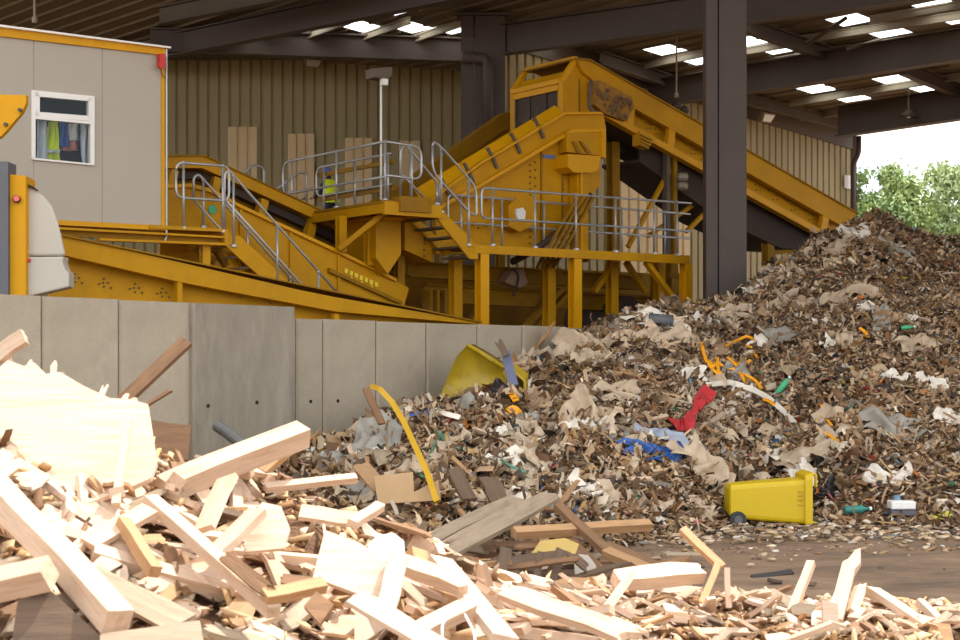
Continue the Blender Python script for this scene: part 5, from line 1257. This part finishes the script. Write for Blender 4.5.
for y in (490, 494, 498, 503):
    m = MB(); m.bar(bp(793, y, -.293), bp(798.5, y, -.295), .01, .008); build('rim_rib', m, YBIN2, wb)
for dy in (-.24, .2):
    m = MB(); q = bp(734.5, 517.5, dy - .02); m.tube([q - Vector((0, .03, 0)), q + Vector((0, .03, 0))], .1, 16); wh = build('wheel', m, BLK, wb)
    m = MB(); m.disc(q - Vector((0, .035, 0)), (0, 1, 0), .05, .02, 12); build('hub', m, GREYP, wh)
m = MB(); m.tube([bp(734.5, 517.5, -.26), bp(734.5, 517.5, .2)], .012, 6); build('axle', m, GREYP, wb)
# lid hanging open behind the mouth
m = MB(); m.prism([bp(806, 520, -.3), bp(814, 522, -.25), bp(814, 526, .3), bp(806, 526, .3)], (0, 0, .02)); build('lid', m, YBIN, wb)
film('plastic_rag', 813, 500, .35, .45, FILMW, 'crumpled pale plastic rag spilling from the mouth of the yellow bin', 'rag', 5, .4, lift=.45)
# crushed yellow bins by the wall
cb1 = on_heap(468, 390)
def crushed(name, pts_out, D, dep, label):
    root = thing(name, P(pts_out[0][0], pts_out[0][1], D), label, 'bin')
    m = MB(); A = [P(x, y, D) for x, y in pts_out]; n = len(A); Bk = [p + Vector((.06, dep, .1)) for p in A]
    cen = sum(A, Vector()) / n; In = [p.lerp(cen, .1) for p in A]; Ib = [p.lerp(cen, .18) + Vector((.06, dep * .85, .1)) for p in A]
    vs = A + Bk + In + Ib
    fs = [[i, (i + 1) % n, n + (i + 1) % n, n + i] for i in range(n)] + [[i, (i + 1) % n, 2 * n + (i + 1) % n, 2 * n + i] for i in range(n)] + [[2 * n + i, 2 * n + (i + 1) % n, 3 * n + (i + 1) % n, 3 * n + i] for i in range(n)] + [list(range(n, 2 * n)), list(range(3 * n, 4 * n))]
    m.add(vs, fs); b = build('bin_shell', m, YBIN2, root)
    m = MB(); m.tube(fillet(A, .05, 3, True), .022, 6); build('rim', m, YBIN2, root)
    return root
root = thing('crushed_bin', P(470, 395, 23.3), 'crushed dirty yellow bin half buried by the concrete wall', 'bin')
out_ = [(440, 396), (447, 378), (457, 356), (467, 345), (480, 352), (492, 360), (503, 367), (506, 382), (502, 398), (470, 404)]
m = MB(); A = [P(x, y, 23.3) + Vector((0, .07 * math.sin(i * 2.1), 0)) for i, (x, y) in enumerate(out_)]; cen = sum(A, Vector()) / len(A) + Vector((0, .06, 0))
n = len(A); Bk = [p + Vector((.1, .55, .02)) for p in A]; vs = A + Bk + [cen]
m.add(vs, [[i, (i + 1) % n, 2 * n] for i in range(n)] + [[i, (i + 1) % n, n + (i + 1) % n, n + i] for i in range(n)] + [list(range(n, 2 * n))]); build('bin_shell', m, YBIN2, root, smooth=True)
m = MB(); m.tube(A[3:7], .03, 6); build('rim', m, YBIN2, root)
crushed('crushed_bin', [(503, 372), (512, 371), (525, 381), (524, 396), (509, 408), (503, 400), (514, 388)], 22.6, .35, 'small squashed yellow bin rim right of the crushed bin')
timber(514, 386, 22.4, 506, 352, 22.7, .13, .05, M('slate_board', srgb(98, 104, 128), .7), 'slate blue broken board standing by the crushed yellow bin', up=(0, -1, 0), name='board', cat='board')
timber(506, 356, 22.5, 497, 338, 22.6, .12, .06, W_DARK, 'dark splintered stub on top of the slate blue board', up=(0, -1, 0), jag=(0, .1), name='stub', cat='stub')
film('plastic_rag', 461, 356, .4, .4, FILMW, 'white crumpled plastic rag hanging on the crushed yellow bin', 'rag', 8, .4)
film('cardboard_sheet', 548, 356, 1.1, .5, CARDB, 'curled brown cardboard sheet lying against the wall top', 'cardboard', 9, .08, yaw=.25, lift=.2)
film('black_bag', 497, 402, .5, .5, BLK, 'black plastic bag under the crushed yellow bin', 'bag', 10, .35)
# yellow strap arching out of the heap
pts = [P(371, 386, 19.2), P(380, 389, 19.0), P(392, 402, 18.8), P(404, 422, 18.4), P(416, 448, 17.9), P(427, 472, 17.4), P(437, 502, 16.8)]
pp = []
for i in range(len(pts) - 1): pp += [pts[i].lerp(pts[i + 1], t / 3) for t in range(3)]
pp.append(pts[-1]); m = MB(); vs = []
for i, p in enumerate(pp):
    d = (pp[min(i + 1, len(pp) - 1)] - pp[max(i - 1, 0)]).normalized(); s_ = d.cross(Vector((0, 1, 0))).normalized(); nrm = s_.cross(d)
    for a, b in ((-1, -1), (1, -1), (1, 1), (-1, 1)): vs.append(p + s_ * a * .032 + nrm * b * .012)
m.add(vs, [[4 * i + k, 4 * i + (k + 1) % 4, 4 * i + 4 + (k + 1) % 4, 4 * i + 4 + k] for i in range(len(pp) - 1) for k in range(4)])
build('yellow_strap', m, STRAP, label='long yellow strap arching down from the wall over the waste', cat='strap', smooth=False)
timber(366, 388, 19.4, 382, 424, 19.0, .09, .03, W_BROWN, 'brown slat beside the top of the yellow strap', name='slat', cat='slat')
# ribbed grey hose by the stained panel
m = MB(); hp_ = [P(216, 425, 15.5), P(228, 433, 15.3), P(238, 441, 15.1), P(248, 449, 14.9)]
n_ = 22; rr_ = []; pl_ = []
for i in range(n_):
    t = i / (n_ - 1) * 3; k = min(int(t), 2); pl_.append(hp_[k].lerp(hp_[k + 1], t - k)); rr_.append(.06 if i % 2 else .032)
m.tube(pl_, rr_, 10); build('ribbed_hose', m, M('grey_hose', srgb(96, 94, 90), .5), label='ribbed grey hose end poking out before the stained concrete panel', cat='hose')
# blue bag, red cloth
film('blue_bag', 651, 458, .95, .36, BAGB, 'bright blue plastic bag lying in the middle of the waste heap', 'bag', 21, .35, 14, yaw=.1)
film('clear_bag', 655, 446, .8, .4, BAGP, 'pale bluish clear bag on top of the bright blue bag', 'bag', 22, .3, 14, yaw=.1, lift=.12)
film('striped_bag', 721, 457, .35, .3, BAGP, 'blue striped bag scrap right of the blue bag', 'bag', 25, .2, 8)
# orange netting strips: each a bent ribbon
def ribbon(pix, w, mat, label, cat, name, lift=.12, group=None, ws=None):
    pts = [on_heap(x, y) + Vector((0, -.12, lift)) for x, y in pix]; pts = fillet(pts, .2, 3); m = MB(); vs = []
    for i, p in enumerate(pts):
        d = (pts[min(i + 1, len(pts) - 1)] - pts[max(i - 1, 0)]).normalized(); s_ = d.cross(Vector((0, -.9, .4))).normalized(); nn_ = s_.cross(d)
        for a, b in ((-1, -1), (1, -1), (1, 1), (-1, 1)): vs.append(p + s_ * a * (w if ws is None else float(np.interp(i / (len(pts) - 1) * (len(ws) - 1), range(len(ws)), ws))) / 2 + nn_ * b * .008 + nn_ * (.05 * math.sin(i * 1.7 + a) if ws else 0))
    m.add(vs, [[4 * i + k, 4 * i + (k + 1) % 4, 4 * i + 4 + (k + 1) % 4, 4 * i + 4 + k] for i in range(len(pts) - 1) for k in range(4)] + [[0, 1, 2, 3], [len(vs) - 4, len(vs) - 3, len(vs) - 2, len(vs) - 1]])
    return build(name, m, mat, label=label, cat=cat, group=group)
for pix, lb in (([(701, 350), (702, 360), (706, 372), (718, 384)], 'orange plastic strip hanging at the left of the netting'), ([(722, 355), (735, 348), (746, 343), (753, 348)], 'orange plastic strip curling at the top of the netting'),
                ([(716, 366), (717, 380), (722, 384)], 'short orange strip under the left of the netting'), ([(726, 365), (734, 372), (746, 372), (749, 368)], 'orange strip crossing the middle of the netting'),
                ([(733, 371), (742, 382), (754, 388), (760, 397)], 'orange strip trailing down right from the netting'), ([(762, 407), (768, 409), (773, 414)], 'short orange strip below the netting by the white pipe'),
                ([(820, 413), (822, 422), (829, 434)], 'orange strip hanging above the lying yellow bin'), ([(815, 437), (826, 443), (836, 450)], 'straight orange strip just above the yellow bin mouth'),
                ([(708, 368), (712, 376), (716, 370), (722, 374)], 'looped orange strip in the middle left of the netting'), ([(745, 352), (752, 357), (756, 366)], 'orange strip at the right of the netting'), ([(728, 376), (738, 380), (744, 390)], 'thin orange strip low in the netting'), ([(858, 336), (864, 340), (866, 345)], 'small orange strip high on the right of the heap')):
    ribbon(pix, .05, ORAN, lb, 'strip', 'orange_strip')
ribbon([(706, 393), (730, 391), (748, 396), (766, 405), (782, 420), (792, 430)], .09, FILMW, 'long white plastic band winding down below the orange netting', 'band', 'white_band')
ribbon([(690, 446), (698, 452), (708, 474)], .06, FILMW, 'straight white strip left above the lying yellow bin', 'strip', 'white_strip')
ribbon([(430, 415), (445, 423), (460, 427)], .07, FILMW, 'white strip below the crushed yellow bin', 'strip', 'white_strip')
ribbon([(560, 430), (568, 445), (572, 460)], .06, W_TAN, 'thin tan lath in the dark hollow of the heap', 'lath', 'lath')
ribbon([(669, 431), (678, 437), (686, 437), (692, 425), (698, 415), (706, 404), (710, 400)], .2, REDC, 'twisted red cloth lying above the blue bag', 'cloth', 'red_cloth', .16, None, [.08, .18, .22, .08, .14, .25, .2])
GCORD = M('green_cord', srgb(84, 130, 104), .6)
for pix, lb in (([(404, 470), (412, 478), (424, 487)], 'green twine over the flattened cardboard box'), ([(437, 440), (446, 452), (460, 458)], 'green twine right of the yellow strap'), ([(430, 466), (436, 452), (444, 444)], 'green twine rising behind the yellow strap'), ([(500, 470), (512, 478), (526, 482)], 'green twine below the dark hollow')):
    ribbon(pix, .03, GCORD, lb, 'twine', 'green_twine')
for pix, lb in (([(507, 398), (512, 404), (516, 410)], 'orange scrap under the squashed bin rim'), ([(508, 420), (514, 417), (519, 423)], 'orange scrap lower left of the beige film')):
    ribbon(pix, .09, ORAN, lb, 'scrap', 'orange_scrap')
def bottle(px, py, mat, label, ang=.4, sc=1.0):
    c = on_heap(px, py) + Vector((0, -.15, .12)); d = Vector((math.cos(ang), .1, math.sin(ang))).normalized()
    m = MB(); m.tube([c - d * .16 * sc, c - d * .15 * sc, c + d * .06 * sc, c + d * .11 * sc, c + d * .16 * sc], [.03 * sc, .05 * sc, .05 * sc, .02 * sc, .02 * sc], 10)
    root = build('plastic_bottle', m, mat, label=label, cat='bottle', smooth=True)
    m = MB(); m.disc(c + d * .17 * sc, d, .024 * sc, .03, 8); build('cap', m, WHITEP, root)
bottle(781, 394, GREENP, 'green plastic bottle in the middle of the waste heap', .9)
bottle(905, 335, GREENP, 'green bottle high on the right slope of the heap', .1, .7)
bottle(854, 519, M('teal_plastic', srgb(50, 130, 118), .5), 'teal bottle on the dirt at the foot of the heap', .05)
c = on_heap(896, 508) + Vector((0, -.25, .05))
m = MB(); m.box(c, (.15, 0, 0), (0, .12, 0), (0, 0, .05)); fbx = build('foam_box', m, WHITEP, label='flat white foam box at the foot of the heap', cat='box'); soft(fbx, .015)
m = MB(); m.box(c - Vector((0, .0, .09)), (.155, 0, 0), (0, .12, 0), (0, 0, .03)); build('box_base', m, GREYP, fbx)
film('white_bag', 885, 484, .7, .4, FILMW, 'white and pale green plastic bag at the lower right of the heap', 'bag', 31, .3, 12)
film('black_bag', 826, 497, .4, .3, BLK, 'black plastic lump right of the yellow bin', 'bag', 32, .4)
film('green_rag', 940, 521, .35, .12, M('lime_rag', srgb(186, 190, 60), .7), 'lime green rag at the foot of the heap on the far right', 'rag', 33, .2)
c = P(768, 577, 14.6); c.z = .05
timber(752, 579, 14.5, 792, 573, 14.7, .06, .05, BLK, 'black bar lying alone on the dirt before the bin', name='bar', cat='bar')
film('grey_sheet', 378, 450, .75, .9, FILMG, 'large grey plastic sheet draped left of the yellow strap', 'sheet', 41, .18, 14, lift=.12)
film('grey_sheet', 340, 468, .6, .5, FILMG, 'crumpled grey-green sheet at the left foot of the waste', 'sheet', 42, .3, 12)
film('blue_rag', 420, 421, .32, .22, BAGB, 'small blue rag under the concrete wall left of the crushed bin', 'rag', 43, .3)
film('grey_scrap', 372, 408 + 20, .3, .2, FILMG, 'grey plastic scrap behind the top of the yellow strap', 'scrap', 44, .1)
for px, py, w, h, mt, lb, sd in ((672, 346, .9, .8, FILM, 'big beige film sheet high on the left shoulder of the heap', 51), (588, 352, 1.1, .8, FILM, 'beige film bundle against the wall top', 52), (640, 345, .9, .6, FILM, 'wrinkled beige film beside the wall top bundle', 53),
                                 (590, 425, .9, 1.1, FILM, 'beige film hanging over the dark hollow', 54), (610, 400, 1.1, .5, FILM, 'long beige film fold above the blue bag', 55), (642, 320, .8, .4, FILMW, 'pale film on the crest left of the brown column', 56),
                                 (664, 330, .9, .5, FILMW, 'pale crumpled film on the crest below the main platform', 57), (734, 320, .9, .5, FILM, 'white-beige film right below the brown column', 58), (778, 345, .8, .6, FILMG, 'grey film above the green bottle', 59),
                                 (700, 470, .9, .7, FILM, 'beige sheet fold above the lying bin', 60), (810, 462, .9, .5, FILM, 'beige film mound above the bin mouth', 61), (893, 432, .9, .6, FILMG, 'lilac grey film sheet on the right slope', 62),
                                 (950, 425, .5, .5, FILMW, 'pale film at the right edge of the heap', 63), (858, 240, .6, .4, FILMW, 'white film at the summit of the heap', 64), (893, 252, 1.0, .4, FILMG, 'grey film streak near the summit', 65), (840, 250, .8, .5, FILM, 'beige film left under the summit', 66),
                                 (850, 300, 1.1, .6, FILM, 'beige film fold in the middle of the upper slope', 67), (880, 325, .9, .35, FILMG, 'grey crumpled film on the upper right slope', 68), (772, 250 + 25, .3, .3, BAGP, 'pale blue scrap on the crest right of the column', 69), (790, 310, .9, .5, FILM, 'dusty film fold below the conveyor end', 70)):
    film('film_sheet', px, py, w, h, mt, lb, 'plastic film', sd, .24, 20)
m = MB(); q = on_heap(660, 326) + Vector((0, -.1, .1)); m.tube([q - Vector((.2, 0, 0)), q + Vector((.2, 0, -.03))], .11, 12); build('pipe_stub', m, GREYP, label='short grey pipe stub on the crest by the platform leg', cat='pipe', smooth=True)
timber(625, 307, 28.0, 634, 322, 28.0, .07, .03, W_CREAM, 'pale stick poking up on the crest before the platform', name='stick', cat='stick')
timber(382, 490, 17.4, 360, 465, 17.7, .2, .02, CARDB, 'brown card panel beside the flattened box', name='cardboard_piece', cat='card')
timber(455, 470, 17.0, 470, 500, 16.6, .16, .04, W_DARK, 'dark board leaning at the foot of the yellow strap', up=(.3, -.8, .4), name='board', cat='board')
timber(488, 478, 17.2, 502, 505, 16.8, .22, .03, W_DARK, 'wide dark board leaning before the waste heap', up=(.3, -.8, .4), name='board', cat='board')
# many loose film pieces, cards and laths: individuals
fm = []
for i in range(6):
    r = random.Random(300 + i); m = MB(); k1, k2 = r.uniform(0, 6), r.uniform(0, 6)
    m.grid(lambda a, b: Vector(((a - .5) * (1 + .2 * math.sin(b * 7 + k1)), (b - .5) * .8 * (1 + .2 * math.sin(a * 6 + k2)), .13 * math.sin(a * 8 + k1 + 2 * b) * math.cos(b * 7 + k2) + .09 * math.sin(a * 17 + b * 13 + k2) + .05 * math.sin(a * 29 - b * 23))), 9, 8)
    me = bpy.data.meshes.new('loose_film'); me.from_pydata([tuple(p) for p in m.v], [], m.f); me.materials.append((FILM, FILMG, FILM, FILMW, FILM, FILMW)[i]); me.polygons.foreach_set('use_smooth', [True] * len(me.polygons)); fm.append(me)
cm = [ply_mesh('card_piece', 1, .7, .03, 320 + i, CARDB) for i in range(3)]
lm = [board_mesh('lath_piece', 1, .09, .05, .05, .1, 330 + i, (W_TAN, W_GREY, W_PALE)[i], 3) for i in range(3)]
r7 = random.Random(77)
def hzone(u, py):
    if u < 440: return 'by the foot of the yellow strap' if py > 440 else 'under the concrete wall by the yellow strap'
    if u < 600: return 'under the crushed yellow bin' if py < 430 else 'above the long pinkish batten' if py > 470 else 'around the dark hollow of the heap'
    if u < 720: return 'on the left shoulder of the heap' if py < 395 else 'around the blue bag' if py < 475 else 'below the blue bag'
    if u < 840: return 'below the brown column' if py < 335 else 'around the orange netting' if py < 430 else 'above the lying yellow bin'
    return 'near the summit of the heap' if py < 310 else 'on the right slope of the heap' if py < 420 else 'at the lower right of the heap'
TONE2 = {'dirty_film': 'beige', 'grey_film': 'grey', 'pale_film': 'whitish', 'brown_card': 'brown', 'tan_timber': 'tan', 'weathered_grey_timber': 'grey', 'pale_pine': 'pale'}
for kind, cnt, mes, lb, ct, gr, nm, s0, s1, a, b in (('f', 190, fm, 'crumpled film piece', 'plastic film', 'loose film on the waste heap', 'loose_film', .22, .6, 330, 960),
                                          ('c', 70, cm, 'torn card piece', 'card', 'loose card on the waste heap', 'card_piece', .15, .34, 300, 960),
                                          ('l', 100, lm, 'broken lath', 'lath', 'loose laths on the waste heap', 'broken_lath', .35, .9, 300, 960)):
    for i in range(cnt):
        u = r7.uniform(a, b); g = r7.uniform(.02, .97)
        if u > 800 and r7.random() < .6: u = r7.uniform(a, 800)
        dc = np.interp(u, WASTE[0], WASTE[2]); dt = np.interp(u, WASTE[0], WASTE[3]); Y = dt + (dc - dt) * g; X = (u - 480) / FPX * Y
        zz = float(wz(X, Y)); nrm = (normal_of(wz, X, Y, .3) + Vector((r7.gauss(0, .3), -.2 + r7.gauss(0, .3), 0))).normalized(); py = HZ - (zz - EYE) / Y * FPX
        ya = r7.uniform(0, 6.28); xd = Vector((math.cos(ya), math.sin(ya), 0)); xd = (xd - nrm * xd.dot(nrm)).normalized() + nrm * r7.gauss(0, .2)
        s_ = r7.uniform(s0, s1); me = r7.choice(mes); f_ = (s_ - s0) / (s1 - s0)
        put(nm, me, (X, Y, zz + .04 + .03 * r7.random()), xd, nrm, f"{('small', 'middling', 'large')[min(2, int(f_ * 3))]} {TONE2[me.materials[0].name]} {lb} {hzone(u, py)}", ct, gr, (s_, s_, s_))
